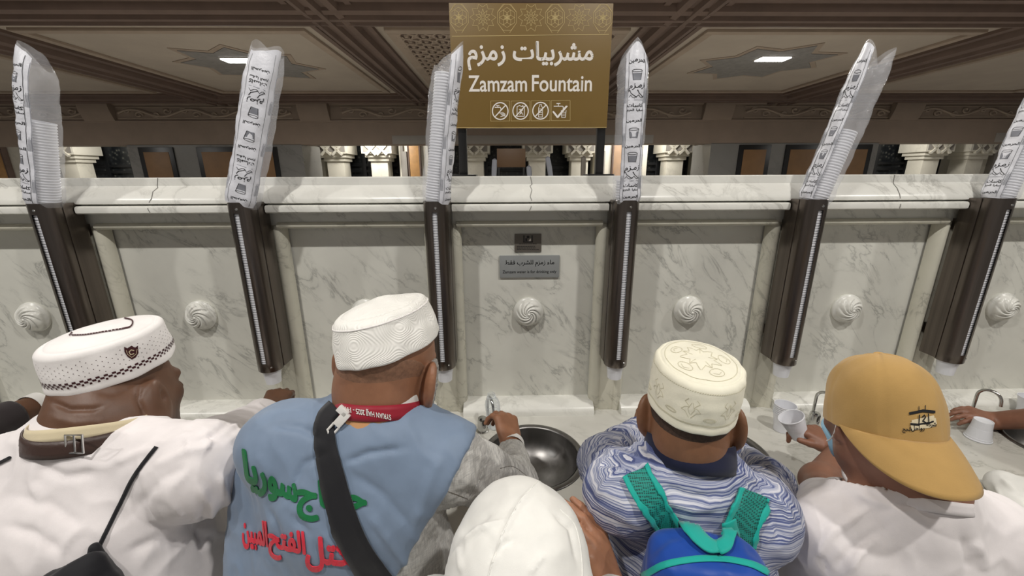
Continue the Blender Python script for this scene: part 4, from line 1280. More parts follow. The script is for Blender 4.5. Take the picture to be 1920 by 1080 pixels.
def add_head(S_, c, R, k=1.0, ear=1.0, chub=1.0):
    """head about 23 cm high (k scales it) centred between the ears"""
    L = lambda x, y, z: np.asarray(c) + k * (x * R[0] + y * R[1] + z * R[2])
    S_.ell(L(0, -.012, .035), np.array([.076, .097, .086]) * k, R, .02)
    S_.ell(L(0, .022, -.03), np.array([.063 * chub, .068, .088]) * k, R, .03)
    S_.ell(L(0, -.045, -.035), np.array([.060 * chub, .05, .055]) * k, R, .03)
    for s_ in (-1, 1):
        S_.cone(L(s_ * .052 * chub, .005, -.062), L(s_ * .018, .062, -.098), .022 * k * chub, .018 * k, .025)
        S_.ball(L(s_ * .038, .066, -.022), .022 * k, .02)
        S_.ball(L(s_ * .031, .098, .002), .014 * k, .012, 's')
        S_.ball(L(s_ * .011, .100, -.034), .0085 * k, .008)
    S_.cone(L(-.034, .083, .018), L(.034, .083, .018), .011 * k, .011 * k, .015)
    S_.cone(L(0, .090, .004), L(0, .110, -.03), .008 * k, .012 * k, .012)
    S_.cone(L(-.017, .084, -.057), L(.017, .084, -.057), .008 * k, .008 * k, .006)
    S_.cone(L(-.014, .083, -.069), L(.014, .083, -.069), .009 * k, .009 * k, .006)
    S_.ball(L(0, .076, -.098), .02 * k, .02)
    for s_ in (-1, 1):
        e = L(s_ * .082 * (1 + (chub - 1) * .95), -.010, -.004)
        ax = np.array([R[0] * .80 + s_ * R[1] * .6, R[1] * .80 - s_ * R[0] * .6, R[2]])
        S_.ell(e, np.array([.010, .021, .034]) * k * ear, ax, .008)
        S_.ell(e + R[0] * s_ * .011 * k + R[1] * .005 * k - R[2] * .001, np.array([.011, .012, .021]) * k * ear, ax, .006, 's')
        S_.ball(e + (R[1] * .003 - R[2] * .032) * k * ear - R[0] * s_ * .002, .0085 * k, .008)
    return L

def eyes_of(parent, c, R, k=1.0):
    for s_ in (-1, 1):
        p = np.asarray(c) + k * (s_ * .031 * R[0] + .0785 * R[1] + .001 * R[2])
        o = MB().lathe([(.0115 * math.sin(t) * k, -.0115 * math.cos(t) * k) for t in np.linspace(0, math.pi, 9)], p, R[1], 12, (False, False)).build('eye', M['eye'], parent, smooth=True)
        MB().lathe([(.0055 * k, .0098 * k), (.004 * k, .0112 * k), (.0, .0118 * k)], p, R[1], 10, (False, False)).build('iris', M['ink'], o)

def add_hand(S_, w, fd, dors, thumb, curl=(.5, .6, .4), sc=1.0, spread=.03, tdir=None, tcurl=.35, per=(1, 1, 1, 1), k=.007):
    """hand rooted at the wrist w; fd = finger direction, dors = back of the hand, thumb = +1 / -1 side of cross(fd, dors)"""
    fd = np.asarray(fd, float); fd /= np.linalg.norm(fd); dors = np.asarray(dors, float); dors -= fd * (dors @ fd); dors /= np.linalg.norm(dors)
    X = np.cross(fd, dors) * thumb
    L = lambda x, y, z: np.asarray(w) + sc * (x * X + y * fd + z * dors)
    # palm
    bx = (.030, .0105, -.0105, -.029); by = (.088, .092, .088, .079)
    for x, y in zip(bx, by): S_.cone(L(x * .55, .012, 0), L(x, y, .001), .0155 * sc, .0115 * sc, .014)
    S_.ell(L(.004, .05, -.004), np.array([.036, .045, .0135]) * sc, np.array([X, fd, dors]), .014)
    S_.cone(L(.012, .012, -.006), L(.030, .046, -.012), .017 * sc, .015 * sc, .014)
    S_.cone(L(0, -.03, 0), L(0, .02, 0), .024 * sc, .022 * sc, .015)
    tips = []
    for i, (x, y) in enumerate(zip(bx, by)):
        ln = (.074, .082, .076, .060)[i]; a = 0; p = L(x, y, .001); sp = (x / .03) * spread
        for j, (fr, r0, r1) in enumerate(((.44, .0098, .0088), (.32, .0088, .0078), (.24, .0078, .0066))):
            a += curl[j] * per[i]
            dirn = (fd * math.cos(a) - dors * math.sin(a)) + X * sp
            q = p + sc * ln * fr * dirn / np.linalg.norm(dirn)
            S_.cone(p, q, r0 * sc * (1 if i < 3 else .88), r1 * sc * (1 if i < 3 else .88), k if j == 0 else .004); p = q
        tips.append((p, dirn))
    td = np.array([.75, .62, -.25]) if tdir is None else np.asarray(tdir, float)
    td = td / np.linalg.norm(td); t1 = X * td[0] + fd * td[1] + dors * td[2]
    p = L(.030, .042, -.012)
    bend = -X * .7 + fd * .5 - dors * .3
    for j, (ln, r0, r1) in enumerate(((.034, .0125, .011), (.030, .011, .0088))):
        q = p + sc * ln * t1 / np.linalg.norm(t1); S_.cone(p, q, r0 * sc, r1 * sc, .008 if j == 0 else .004); p = q; t1 = t1 + bend * tcurl
    tips.append((p, t1))
    return tips

def skin_mat(name, col, rough=.5, var=.14):
    m, nt, b = new_mat(name)
    v = pos_vec(nt)
    n = noise(nt, v, 26, 5, .6); r = ramp(nt, [(.3, tuple(c * (1 - var) for c in col[:3])), (.7, tuple(c * (1 + var) for c in col[:3]))]); nt.links.new(n, r.inputs[0])
    nt.links.new(r.outputs[0], b.inputs['Base Color'])
    b.inputs['Roughness'].default_value = rough
    b.inputs['Subsurface Weight'].default_value = .08; b.inputs['Subsurface Radius'].default_value = (.01, .004, .002); b.inputs['Subsurface Scale'].default_value = .6
    bump(nt, b, noise(nt, v, 240, 3), .18, .001)
    return m

def cloth_mat(name, col, rough=.8, weave=700, strength=.25, var=.03):
    m, nt, b = new_mat(name)
    v = pos_vec(nt)
    n = noise(nt, v, 40, 4); r = ramp(nt, [(.3, tuple(c * (1 - var) for c in col[:3])), (.7, tuple(min(1, c * (1 + var)) for c in col[:3]))]); nt.links.new(n, r.inputs[0])
    nt.links.new(r.outputs[0], b.inputs['Base Color']); b.inputs['Roughness'].default_value = rough
    b.inputs['Specular IOR Level'].default_value = .25; b.inputs['Sheen Weight'].default_value = .15
    bump(nt, b, noise(nt, v, weave, 2), strength, .0006)
    return m
M['eye'] = plain('eye_white', srgb(214, 206, 198), .25)
M['skin_dark'] = skin_mat('skin_dark', srgb(98, 68, 50))
M['skin_tan'] = skin_mat('skin_tan', srgb(146, 102, 76))
M['skin_brown'] = skin_mat('skin_brown', srgb(128, 88, 62))
M['skin_mid'] = skin_mat('skin_mid', srgb(160, 112, 84))
M['cloth_white'] = cloth_mat('white_shirt', srgb(232, 226, 226))
M['cloth_ivory'] = cloth_mat('ivory_cloth', srgb(238, 237, 232))
M['cloth_vest'] = cloth_mat('blue_grey_vest', srgb(122, 139, 162), .55, 900, .12)
M['cloth_black'] = cloth_mat('black_webbing', srgb(26, 26, 30), .7, 900, .3)
M['trousers'] = cloth_mat('dark_trousers', srgb(52, 52, 60))
M['shoe'] = plain('black_shoe', srgb(30, 28, 28), .5)
M['leather'] = plain('brown_leather', srgb(62, 44, 38), .45, bump_scale=120, bump_str=.3)
M['cream'] = cloth_mat('cream_lining', srgb(214, 200, 168))
M['maroon'] = cloth_mat('maroon_lanyard', srgb(146, 28, 46), .5)
M['thread_green'] = cloth_mat('green_thread', srgb(20, 110, 62), .6, 1200, .5)
M['thread_red'] = cloth_mat('red_thread', srgb(214, 46, 66), .6, 1200, .5)
M['navy'] = cloth_mat('navy_collar', srgb(24, 28, 54))
M['pack_blue'] = cloth_mat('backpack_blue', srgb(28, 72, 160), .45, 500, .15)
M['teal'] = cloth_mat('teal_webbing', srgb(24, 164, 152), .6, 500, .3)
M['cap_tan'] = cloth_mat('tan_canvas', srgb(178, 143, 86), .8, 600, .35)
M['wrist_white'] = plain('white_band', srgb(226, 224, 220), .5)

def person(name_label, cat='person', loc=(0, 0, 0)):
    return empty('person', loc, name_label, cat)

def sdf_obj(name, S_, vox, mat, parent, smooth=1, strokes=None, noise_fn=None, namp=0, lo=None, hi=None, surf=False):
    V, Q = S_.mesh(vox, lo=lo, hi=hi, smooth=smooth)
    if noise_fn is not None:
        V = V + vnormals(V, Q) * (noise_fn(V) * namp)[:, None]
    if strokes: V = creases(V, vnormals(V, Q), strokes)
    su = Surf(V, Q) if surf else None
    o = link_mesh(name, vq_mesh(name, V, Q), mat, parent)
    return (o, su) if surf else o

def ribbon(parent, name, mat, su, pts, w, off=.003, th=.002, n=40, wfn=None):
    """strap of width w px lying on the surface su along a pixel polyline"""
    P = smooth_line(pts, n); L, R_ = [], []
    last = None
    for i, p in enumerate(P):
        t = P[min(i + 1, n - 1)] - P[max(i - 1, 0)]; t = t / (np.linalg.norm(t) + 1e-9); nn = np.array([-t[1], t[0]]) * (w if wfn is None else wfn(i / (n - 1))) / 2
        row = []
        for q in np.linspace(-1, 1, 5):
            a = su.px(*(p + nn * q), off); row.append(a)
        if any(r is None for r in row):
            ok = [r for r in row if r is not None]
            if not ok: continue
            row = [r if r is not None else min(ok, key=lambda z: 0) for r in row]
        L.append(row)
    b = MB(); b.grid(L)
    me = b.mesh(name, recalc=False)
    o = link_mesh(name, me, mat, parent, smooth=True)
    md = o.modifiers.new('thickness', 'SOLIDIFY'); md.thickness = th; md.offset = 0
    return o

def smooth_line(pts, n):
    """Catmull-Rom through the points, n samples"""
    P = np.asarray(pts, float)
    if len(P) == 2: return np.array([P[0] + (P[1] - P[0]) * t for t in np.linspace(0, 1, n)])
    E = np.vstack([2 * P[0] - P[1], P, 2 * P[-1] - P[-2]]); out = []
    for t in np.linspace(0, len(P) - 1 - 1e-9, n):
        i = int(t); f = t - i; a, b, c, d = E[i:i + 4]
        out.append(.5 * ((2 * b) + (-a + c) * f + (2 * a - 5 * b + 4 * c - d) * f * f + (-a + 3 * b - 3 * c + d) * f ** 3))
    return np.array(out)

def stitch_text(parent, name, mat, su, body, p0, p1, h, bold=.03, arabic=True, off=.0018, skew=(0, -1), rows=None):
    """embroidery lying on the cloth: baseline middle from pixel p0 to p1, height h px"""
    xy, fs, asp = text_geo(body, bold, arabic, .035, 3)
    p0, p1 = np.asarray(p0, float), np.asarray(p1, float); up = np.asarray(skew, float)
    V = []; ok = []
    for x, y, lay in xy:
        q = p0 + (p1 - p0) * (x + .5) + up * (y / asp) * h
        if rows is not None: q = rows(x + .5, y / asp)
        a = su.px(q[0], q[1], off + lay * 6e-6); V.append((0, 0, 0) if a is None else tuple(a)); ok.append(a is not None)
    F = [f for f in fs if all(ok[i] for i in f)]
    me = bpy.data.meshes.new(name); me.from_pydata(V, [], F)
    bm = bmesh.new(); bm.from_mesh(me); bmesh.ops.delete(bm, geom=[v for v in bm.verts if not v.link_faces], context='VERTS'); bm.to_mesh(me); bm.free()
    o = link_mesh(name, me, mat, parent)
    md = o.modifiers.new('thickness', 'SOLIDIFY'); md.thickness = .0012; md.offset = 0
    return o

def kufi(parent, name, mat, c, ax, fw, rx, ry, h, flare=0.0, top_dome=.012, round_=.014, noise_fn=None, namp=.0015, seam=True):
    """round brimless cap: c = centre of its lower edge, ax = up, fw = forward; returns the surface and its placing function"""
    ax = np.asarray(ax, float); ax /= np.linalg.norm(ax); fw = np.asarray(fw, float); fw = fw - ax * (fw @ ax); fw /= np.linalg.norm(fw); rt = np.cross(fw, ax)
    n = 120
    def pos(a, r, z):
        return c + ax * z + rt * (rx * r * math.cos(a)) + fw * (ry * r * math.sin(a))
    prof = [(.965, .004), (.985, -.001), (1.0, 0.0), (1.006, .003), (1.006, .010), (1.0, .0125)]
    for t in np.linspace(.08, 1, 16): prof.append((1 + flare * t + .018 * math.sin(math.pi * t), .0125 + (h - .0125 - round_) * t))
    re = 1 + flare; rr = round_ / max(rx, ry)
    for q in np.linspace(.2, math.pi / 2, 7): prof.append((re - rr + rr * math.cos(q), h - round_ + round_ * math.sin(q)))
    if seam: prof.append((re - rr - .012, h - .0012)); prof.append((re - rr - .03, h + .001))
    for q in np.linspace(.08, .97, 14): prof.append(((re - rr - .03) * (1 - q), h + .001 + top_dome * math.sin(q * math.pi / 2)))
    rows = [[pos(a, r, z) for a in np.linspace(0, 2 * math.pi, n, endpoint=False)] for r, z in prof]
    rows = np.array(rows)
    if noise_fn is not None:
        m = rows.shape; P = rows.reshape(-1, 3); d = P - (c + ax * h * .5); d /= np.linalg.norm(d, axis=1)[:, None]
        rows = (P + d * (noise_fn(P) * namp)[:, None]).reshape(m)
    b = MB(); V = b.grid(rows, closed=True); b.cap(V[-1])
    inner = [[p - (p - c - ax * h * .4) * .02 for p in rows[i]] for i in (0, 12, 20)]
    me = b.mesh(name, sharp=None)
    co = np.array([v.co[:] for v in me.vertices]); 
    su = Surf(co, [p.vertices[:] for p in me.polygons])
    o = link_mesh(name, me, mat, parent, smooth=True)
    def place(a, z, off=.0008):
        """point on the side band, a = angle, z = height; for z > h the flat top with radius fraction z-h..."""
        t = (z - .0125) / (h - .0125 - round_); r = 1 + flare * t + .018 * math.sin(math.pi * min(max(t, 0), 1))
        p = pos(a, r, z); d = rt * math.cos(a) + fw * math.sin(a)
        q = su.near(p); 
        return q + d * off
    def place_top(u, v, off=.0008):
        """point on the top, (u, v) in fractions of its radii"""
        p = c + ax * (h + .03) + rt * (rx * u) + fw * (ry * v)
        hgt = su.bvh.ray_cast(Vector(p), Vector(-ax))
        return np.array(hgt[0]) + ax * off if hgt[0] is not None else p - ax * .03
    return o, su, place, place_top

def _linen():
    m, nt, b = new_mat('grey_linen')
    v1 = pos_vec(nt, (900, 60, 60)); v2 = pos_vec(nt, (60, 60, 900))
    n1, n2 = noise(nt, v1, 1, 2), noise(nt, v2, 1, 2)
    mx = mixc(nt, .5, n1, n2)
    r = ramp(nt, [(.32, srgb(154, 152, 150)), (.5, srgb(182, 180, 176)), (.68, srgb(210, 208, 202))]); nt.links.new(mx, r.inputs[0]); nt.links.new(r.outputs[0], b.inputs['Base Color'])
    b.inputs['Roughness'].default_value = .85; bump(nt, b, mx, .3, .0008)
    return m
M['linen'] = _linen()
M['stubble_grey'] = plain('grey_stubble', srgb(134, 98, 76), .7, bump_scale=500, bump_str=.5, bump_dist=.001, var=.22, var_scale=160)
M['stubble_dark'] = plain('dark_stubble', srgb(66, 48, 38), .8, bump_scale=500, bump_str=.6, bump_dist=.001, var=.3, var_scale=200)
M['beard_grey'] = plain('grey_beard', srgb(168, 164, 158), .8, bump_scale=260, bump_str=1, bump_dist=.003, var=.3, var_scale=120)
M['sand'] = cloth_mat('sand_cloth', srgb(200, 150, 104))
def _whorl():
    m, nt, b = new_mat('white_whorl_cap')
    b.inputs['Base Color'].default_value = srgb(246, 244, 238); b.inputs['Roughness'].default_value = .5
    v = pos_vec(nt)
    n = noise(nt, v, 13, .6, .4)
    mm = N(nt, 'ShaderNodeMath', operation='MULTIPLY'); nt.links.new(n, mm.inputs[0]); mm.inputs[1].default_value = 330
    sn = N(nt, 'ShaderNodeMath', operation='SINE'); nt.links.new(mm.outputs[0], sn.inputs[0])
    bump(nt, b, sn.outputs[0], .34, .0009)
    return m
M['cap_whorl'] = _whorl()
def _clear():
    m, nt, b = new_mat('clear_plastic')
    out = nt.nodes['Material Output']
    t = nt.nodes.new('ShaderNodeBsdfTransparent'); t.inputs[0].default_value = (.93, .95, .96, 1)
    g = nt.nodes.new('ShaderNodeBsdfPrincipled'); g.inputs['Base Color'].default_value = (.85, .88, .9, 1); g.inputs['Roughness'].default_value = .06
    lw = nt.nodes.new('ShaderNodeLayerWeight'); lw.inputs[0].default_value = .38
    mx = nt.nodes.new('ShaderNodeMixShader'); nt.links.new(lw.outputs[1], mx.inputs[0]); nt.links.new(t.outputs[0], mx.inputs[1]); nt.links.new(g.outputs[0], mx.inputs[2]); nt.links.new(mx.outputs[0], out.inputs[0])
    return m
M['clear_plastic'] = _clear()

def decal(parent, name, mat, su, marks, off=.0012):
    """marks given in pixels (v = -y) laid on a surface"""
    V = [su.px(u, -v, off + o_ * 2) for u, v, o_ in marks.v]
    me = bpy.data.meshes.new(name)
    me.from_pydata([(0, 0, 0) if a is None else tuple(a) for a in V], [], [f for f in marks.f if all(V[i] is not None for i in f)])
    bm = bmesh.new(); bm.from_mesh(me); bmesh.ops.delete(bm, geom=[v for v in bm.verts if not v.link_faces], context='VERTS'); bm.to_mesh(me); bm.free()
    return link_mesh(name, me, mat, parent)

def px_line(m, pts, w, closed=False): m.line([(x, -y) for x, y in pts], w, closed)
M['cap_white'] = cloth_mat('white_knit', srgb(240, 236, 234), .7, 500, .3)
M['cap_cream'] = cloth_mat('cream_velvet', srgb(242, 238, 218), .75, 300, .3)
M['cream_thread'] = cloth_mat('cream_thread', srgb(206, 200, 174), .7, 900, .3)
M['maroon_dark'] = cloth_mat('maroon_thread', srgb(64, 26, 30), .7, 900, .3)
M['skin_mid4'] = skin_mat('skin_warm_brown', srgb(136, 94, 74))
M['mask_blue'] = cloth_mat('mask_blue', srgb(150, 192, 216), .8, 900, .2)
M['dark_cloth'] = cloth_mat('dark_grey_cloth', srgb(54, 48, 50))
def _stripe():
    m, nt, b = new_mat('blue_stripe_shirt')
    v0 = pos_vec(nt)
    n = noise(nt, v0, 9, 2); 
    v = pos_vec(nt, (3, 3, 430)); 
    n1 = noise(nt, v, 1, 3, .6, .12)
    r = ramp(nt, [(.38, srgb(70, 80, 128)), (.46, srgb(112, 122, 160)), (.53, srgb(176, 180, 198)), (.64, srgb(216, 216, 224))]); nt.links.new(n1, r.inputs[0])
    nt.links.new(r.outputs[0], b.inputs['Base Color']); b.inputs['Roughness'].default_value = .8
    bump(nt, b, noise(nt, v0, 700, 2), .25, .0006)
    return m
M['stripe'] = _stripe()
def _mesh():
    m, nt, b = new_mat('teal_mesh')
    v = pos_vec(nt); n = N(nt, 'ShaderNodeTexVoronoi'); n.inputs['Scale'].default_value = 260; n.inputs['Randomness'].default_value = .15; nt.links.new(v, n.inputs['Vector'])
    r = ramp(nt, [(.35, srgb(10, 70, 66)), (.5, srgb(22, 140, 128))]); nt.links.new(n.outputs[0], r.inputs[0]); nt.links.new(r.outputs[0], b.inputs['Base Color'])
    b.inputs['Roughness'].default_value = .7; bump(nt, b, n.outputs[0], .5, .001)
    return m
M['teal_mesh'] = _mesh()
# ---------------------------------------------------------------- people
def V3(*a): return np.array(a, float)

class Fig:
    """joints and radii shared by a body and the clothes over it (all positions in metres)"""
    def __init__(s, **kw): s.__dict__.update(kw)

def body_sdf(f, infl=0.0, arms=True):
    """trunk of the figure, grown by infl"""
    S_ = Sdf(); I = infl
    R = f.TR
    S_.slab(f.chest, f.belly, (f.cw + I, f.cd + I), (f.bw + I, f.bd + I), R, .05, p=2.3)
    S_.slab(f.belly, f.pelvis, (f.bw + I, f.bd + I), (f.pw + I, f.pd + I), R, .05, p=2.3)
    sl, sr = f.shL, f.shR
    for s0 in (sl, sr):
        S_.cone(f.neck - V3(0, 0, .035), s0, .062 + I, f.sr + I, .05)
        S_.ball(s0, f.sr + I, .03)
    S_.cone(f.neck - V3(0, .01, .06), f.chest, .085 + I, .11 + I, .06)
    return S_

def limb(S_, pts, rs, infl=0, k=.03):
    S_.chain(pts, [r + infl for r in rs], k)

def legs(f, S_, infl=0, foot=True):
    for s_ in (-1, 1):
        hip = f.pelvis + f.TR[0] * (s_ * .085) - V3(0, 0, .02); knee = V3(hip[0] + s_ * .01, hip[1] + .02, .47); ank = V3(hip[0] + s_ * .01, hip[1] - .01, .09)
        S_.chain([hip, knee, ank], [.085 + infl, .056 + infl, .040 + infl], .03)
        if foot: S_.cone(ank - V3(0, .03, .055), ank + V3(0, .13, -.062), .032 + infl, .026 + infl, .02)

def shoes(f, parent):
    for s_ in (-1, 1):
        hip = f.pelvis + f.TR[0] * (s_ * .085); ank = V3(hip[0] + s_ * .01, hip[1] - .01, .09)
        S_ = Sdf(); S_.cone(ank + V3(0, -.035, -.05), ank + V3(0, .14, -.056), .039, .033, .02); S_.cone(ank + V3(0, -.01, -.03), ank + V3(0, 0, .01), .046, .045, .02)
        S_.plane((0, 0, .001), (0, 0, -1))
        sdf_obj('shoe', S_, .008, M['shoe'], parent)

def trousers(f, parent, mat=None):
    S_ = Sdf(); legs(f, S_, .014, foot=False)
    S_.slab(f.belly - V3(0, 0, .08), f.pelvis - V3(0, 0, .04), (f.pw + .012, f.pd + .012), (f.pw + .012, f.pd + .012), f.TR, .04, p=2.3)
    hip = f.pelvis
    S_.plane((0, 0, .055), (0, 0, -1))
    sdf_obj('trousers', S_, .011, mat or M['trousers'], parent, noise_fn=waves(3, .05, .2), namp=.003)
EYE3 = np.eye(3)
# ---- the man in the blue-grey vest
f = Fig(TR=rot_axes(8), neck=at(713, 778, .775), shL=at(538, 832, .765), shR=at(838, 862, .77), sr=.058, cw=.168, cd=.108, bw=.192, bd=.118, pw=.165, pd=.11)
f.chest = V3(-.385, -.835, 1.17); f.belly = V3(-.412, -.83, 1.0); f.pelvis = V3(-.40, -.82, .86)
f.head = at(731, 692, .80); f.HR = rot_axes(21, -14, 4)
elR, wrR, hdR = at(958, 915, .99), at(960, 838, 1.22), None
elL, wrL = V3(-.56, -.66, 1.04), V3(-.42, -.47, .92)
p2 = person('man in a blue-grey vest with green and red embroidery and a white patterned cap', loc=tuple(V3(f.pelvis[0], f.pelvis[1], 0)))
B = body_sdf(f, -.012)
L2 = add_head(B, f.head, f.HR, 1.08, 1.2, 1.12)
B.cone(f.head - f.HR[1] * .03 - f.HR[2] * .03, f.neck - V3(0, .0, .02), .069, .071, .03)
B.cone(f.head - f.HR[1] * .055 - f.HR[2] * .055 - f.HR[0] * .02, f.head - f.HR[1] * .055 - f.HR[2] * .055 + f.HR[0] * .02, .03, .03, .02)
limb(B, [f.shR, elR, wrR], [.05, .042, .030]); limb(B, [f.shL, elL, wrL], [.05, .042, .030])
fdR = V3(-.16, .72, .34)
add_hand(B, wrR, fdR, V3(.62, -.30, .72), 1, curl=(.75, .75, .5), sc=1.14, tdir=(.15, .75, -.75), tcurl=.2, spread=.06)
add_hand(B, wrL, V3(.5, .8, -.35), V3(-.2, .2, .95), 1, curl=(.3, .35, .25), sc=1.05)
legs(f, B)
body2 = sdf_obj('body', B, .0036, M['skin_tan'], p2)
eyes_of(body2, f.head, f.HR, 1.08)
shoes(f, p2); trousers(f, p2)
# grey linen shirt: right sleeve, torso under the vest, left sleeve
SH = body_sdf(f, .001)
limb(SH, [f.shR, elR, wrR - (wrR - elR) * .14], [.066, .064, .043], 0, .03); limb(SH, [f.shL, elL, wrL], [.06, .058, .044])
SH.plane(wrR - (wrR - elR) * .20, wrR - elR, np.minimum(elR, wrR) - .06, np.maximum(elR, wrR) + .06)
SH.plane(wrL - (wrL - elL) * .1, wrL - elL, np.minimum(elL, wrL) - .06, np.maximum(elL, wrL) + .06)
SH.cone(f.head - f.HR[2] * .03, f.neck - V3(0, -.02, .10), .080, .080, .004, 's')
wv = waves(21, .03, .10, stretch=(1, 1, 1))
shirt2, su_sh2 = sdf_obj('shirt', SH, .005, M['linen'], p2, noise_fn=folds(21, .03, .1), namp=.0032, surf=True, strokes=[
    ([(868, 846), (915, 860), (940, 890)], 6, .004), ([(880, 900), (905, 925), (930, 975)], 8, .006), ([(905, 870), (900, 910), (880, 960)], 5, -.004), ([(925, 858), (940, 880), (950, 905)], 6, .006), ([(800, 1010), (850, 1020), (885, 1040)], 7, -.005), ([(940, 886), (965, 884), (992, 902)], 4, .004)])
def seam(parent, su, pts, r, mat, name='seam'):
    P = [p for p in (su.px(x, y, r * .2) for x, y in smooth_line(pts, 40)) if p is not None]
    if len(P) > 3: MB().tube(P, r, 6).build(name, mat, parent, smooth=True)
seam(shirt2, su_sh2, [(803, 914), (840, 922), (878, 936)], .0007, M['plaque_dark']); seam(shirt2, su_sh2, [(878, 936), (896, 905), (912, 870)], .0012, M['linen']); seam(shirt2, su_sh2, [(938, 878), (962, 875), (992, 896)], .0008, M['plaque_dark'])
# vest
VE = body_sdf(f, .016)
VE.cone(at(492, 890, .82), at(494, 1075, .83), .052, .058, .05)
VE.plane(at(843, 900, .75), V3(1, -.15, -.55))
VE.cone(f.neck + V3(0, .16, .02), f.neck + V3(0, .03, .12), .06, .10, .004, 's')
VE.cone(f.head - f.HR[2] * .03, f.neck - V3(0, -.015, .10), .092, .090, .004, 's')
VE.plane(V3(0, 0, .80), V3(0, 0, -1))
wv2 = waves(22, .05, .16, stretch=(1, 1, 1.6))
vest, su2 = sdf_obj('vest', VE, .005, M['cloth_vest'], p2, noise_fn=folds(22, .07, .2, (1, 1, 1.6)), namp=.0028, surf=True, strokes=[
    ([(620, 830), (560, 800), (510, 800)], 9, -.005), ([(620, 845), (570, 870), (540, 930)], 7, -.005), ([(640, 870), (690, 850), (760, 840)], 7, -.006), ([(650, 880), (720, 930), (780, 1000)], 9, -.004),
    ([(540, 960), (580, 1000), (600, 1050)], 8, -.004), ([(500, 950), (520, 990), (530, 1040)], 6, -.004), ([(690, 960), (740, 1030), (775, 1075)], 8, .005), ([(830, 845), (800, 920), (775, 1000)], 10, .005),
    ([(480, 850), (500, 880), (505, 900)], 8, .003), ([(600, 990), (640, 1040), (660, 1075)], 6, .004)])
# the shaven grey hair, the beard
def shell(S_src, off, region, vox, name, mat, parent, amp=.0, seed=1):
    T = Sdf(); T.ops = list(S_src.ops)
    T.ops = [(lambda P, fn=fn: fn(P) - off, lo - off, hi + off, k, m) if m == 'u' else (fn, lo, hi, k, m) for fn, lo, hi, k, m in T.ops]
    lo, hi = region.bounds
    T._add(lambda P: region.eval(P, .2), [-9] * 3, [9] * 3, .003, 'i')
    return sdf_obj(name, T, vox, mat, parent, noise_fn=waves(seed, .006, .02, 20) if amp else None, namp=amp, lo=lo, hi=hi)
def head_only(c, R, k, ear=1.0, chub=1.0):
    T = Sdf(); add_head(T, c, R, k, ear, chub); return T
HH = head_only(f.head, f.HR, 1.08, .01, 1.12)
rg = Sdf(); rg.ell(L2(0, -.05, .01), np.array([.105, .085, .052]), f.HR, 0); rg.bounds = (f.head - .16, f.head + .16)
shell(HH, .0012, rg, .004, 'hair', M['stubble_grey'], p2)
HB = head_only(f.head, f.HR, 1.08, .01, 1.12)
rg = Sdf(); rg.ell(L2(0, .075, -.085), np.array([.098, .062, .052]), f.HR, .02); 
for s_ in (-1, 1): rg.cone(L2(s_ * .075, .028, .015), L2(s_ * .062, .045, -.07), .016, .028, .02)
rg.ball(L2(0, .13, -.02), .045, 0, 's'); rg.bounds = (f.head - .18, f.head + .18)
shell(HB, .008, rg, .0035, 'beard', M['beard_grey'], p2, .0022, 5)
# white cap with whirled embroidery
cc = f.head + f.HR[2] * .052 - f.HR[1] * .014 + RIGHT * .004
cax = UP * .97 - RIGHT * .17 + FWD * -.22; 
o, su_c2, pl, plt = kufi(p2, 'cap', M['cap_whorl'], cc, cax, f.HR[1], .0885, .114, .078, -.09, .014, .018, waves(8, .03, .09), .0016)
fw_ = f.HR[1] - cax * (f.HR[1] @ cax) / (cax @ cax); fw_ /= np.linalg.norm(fw_); ca_ = cax / np.linalg.norm(cax); rt_ = np.cross(fw_, ca_)
ring = [su_c2.near(cc + ca_ * .067 + rt_ * (.083 * math.cos(a)) + fw_ * (.106 * math.sin(a)), .0004) for a in np.linspace(0, 2 * math.pi, 80)]
MB().tube(ring, .0013, 6).build('crown_seam', M['cap_white'], o, smooth=True)
# collar, lanyard, clip
def neck_band(name, mat, c, ax, fw, rx, ry, w, tilt=0, th=.002, a0=-math.pi, a1=math.pi, lift=lambda a: 0, n=60, parent=None):
    ax = np.asarray(ax, float) / np.linalg.norm(ax); fw = fw - ax * (fw @ ax); fw /= np.linalg.norm(fw); rt = np.cross(fw, ax)
    rows = [[c + rt * (rx * (1 - .06 * t) * math.sin(a)) - fw * (ry * (1 - .06 * t) * math.cos(a)) + ax * (w * (t - .5) + lift(a)) for t in np.linspace(0, 1, 4)] for a in np.linspace(a0, a1, n)]
    b = MB(); b.grid(rows)
    o = link_mesh(name, b.mesh(name, recalc=False), mat, parent, smooth=True)
    md = o.modifiers.new('thickness', 'SOLIDIFY'); md.thickness = th; md.offset = 0
    return o
nk = f.neck; nax = V3(.04, .30, .95)
neck_band('shirt_collar', M['wrist_white'], nk + nax * .036, nax, V3(.1, 1, 0), .080, .083, .026, parent=p2)
neck_band('undershirt_collar', M['sand'], nk + nax * .004, nax, V3(.1, 1, 0), .087, .090, .046, parent=p2)
lan = neck_band('lanyard', M['maroon'], nk + nax * .026, nax, V3(.1, 1, 0), .0855, .089, .026, parent=p2, lift=lambda a: -.012 * (1 - math.cos(a)) * .5)
LV = [v.co.copy() for v in lan.data.vertices]; par = V3(f.pelvis[0], f.pelvis[1], 0)
lan_bvh = Surf(np.array([v[:] for v in LV]) + par, [p.vertices[:] for p in lan.data.polygons])
stitch_text(lan, 'lanyard_writing', M['wrist_white'], lan_bvh, 'SYRIAN HAJJ 2025 - 1446', (732, 781), (645, 765), 13, bold=0.0090, arabic=False, off=.0022, skew=(.1, 1))
b = MB()
c0 = at(638, 795, .66); ux = at(655, 778, .66) - at(628, 808, .66); ux /= np.linalg.norm(ux); uz = -FWD; uy = np.cross(uz, ux)
P0 = su2.px(640, 796, .008)
P0 = P0 if P0 is not None else c0
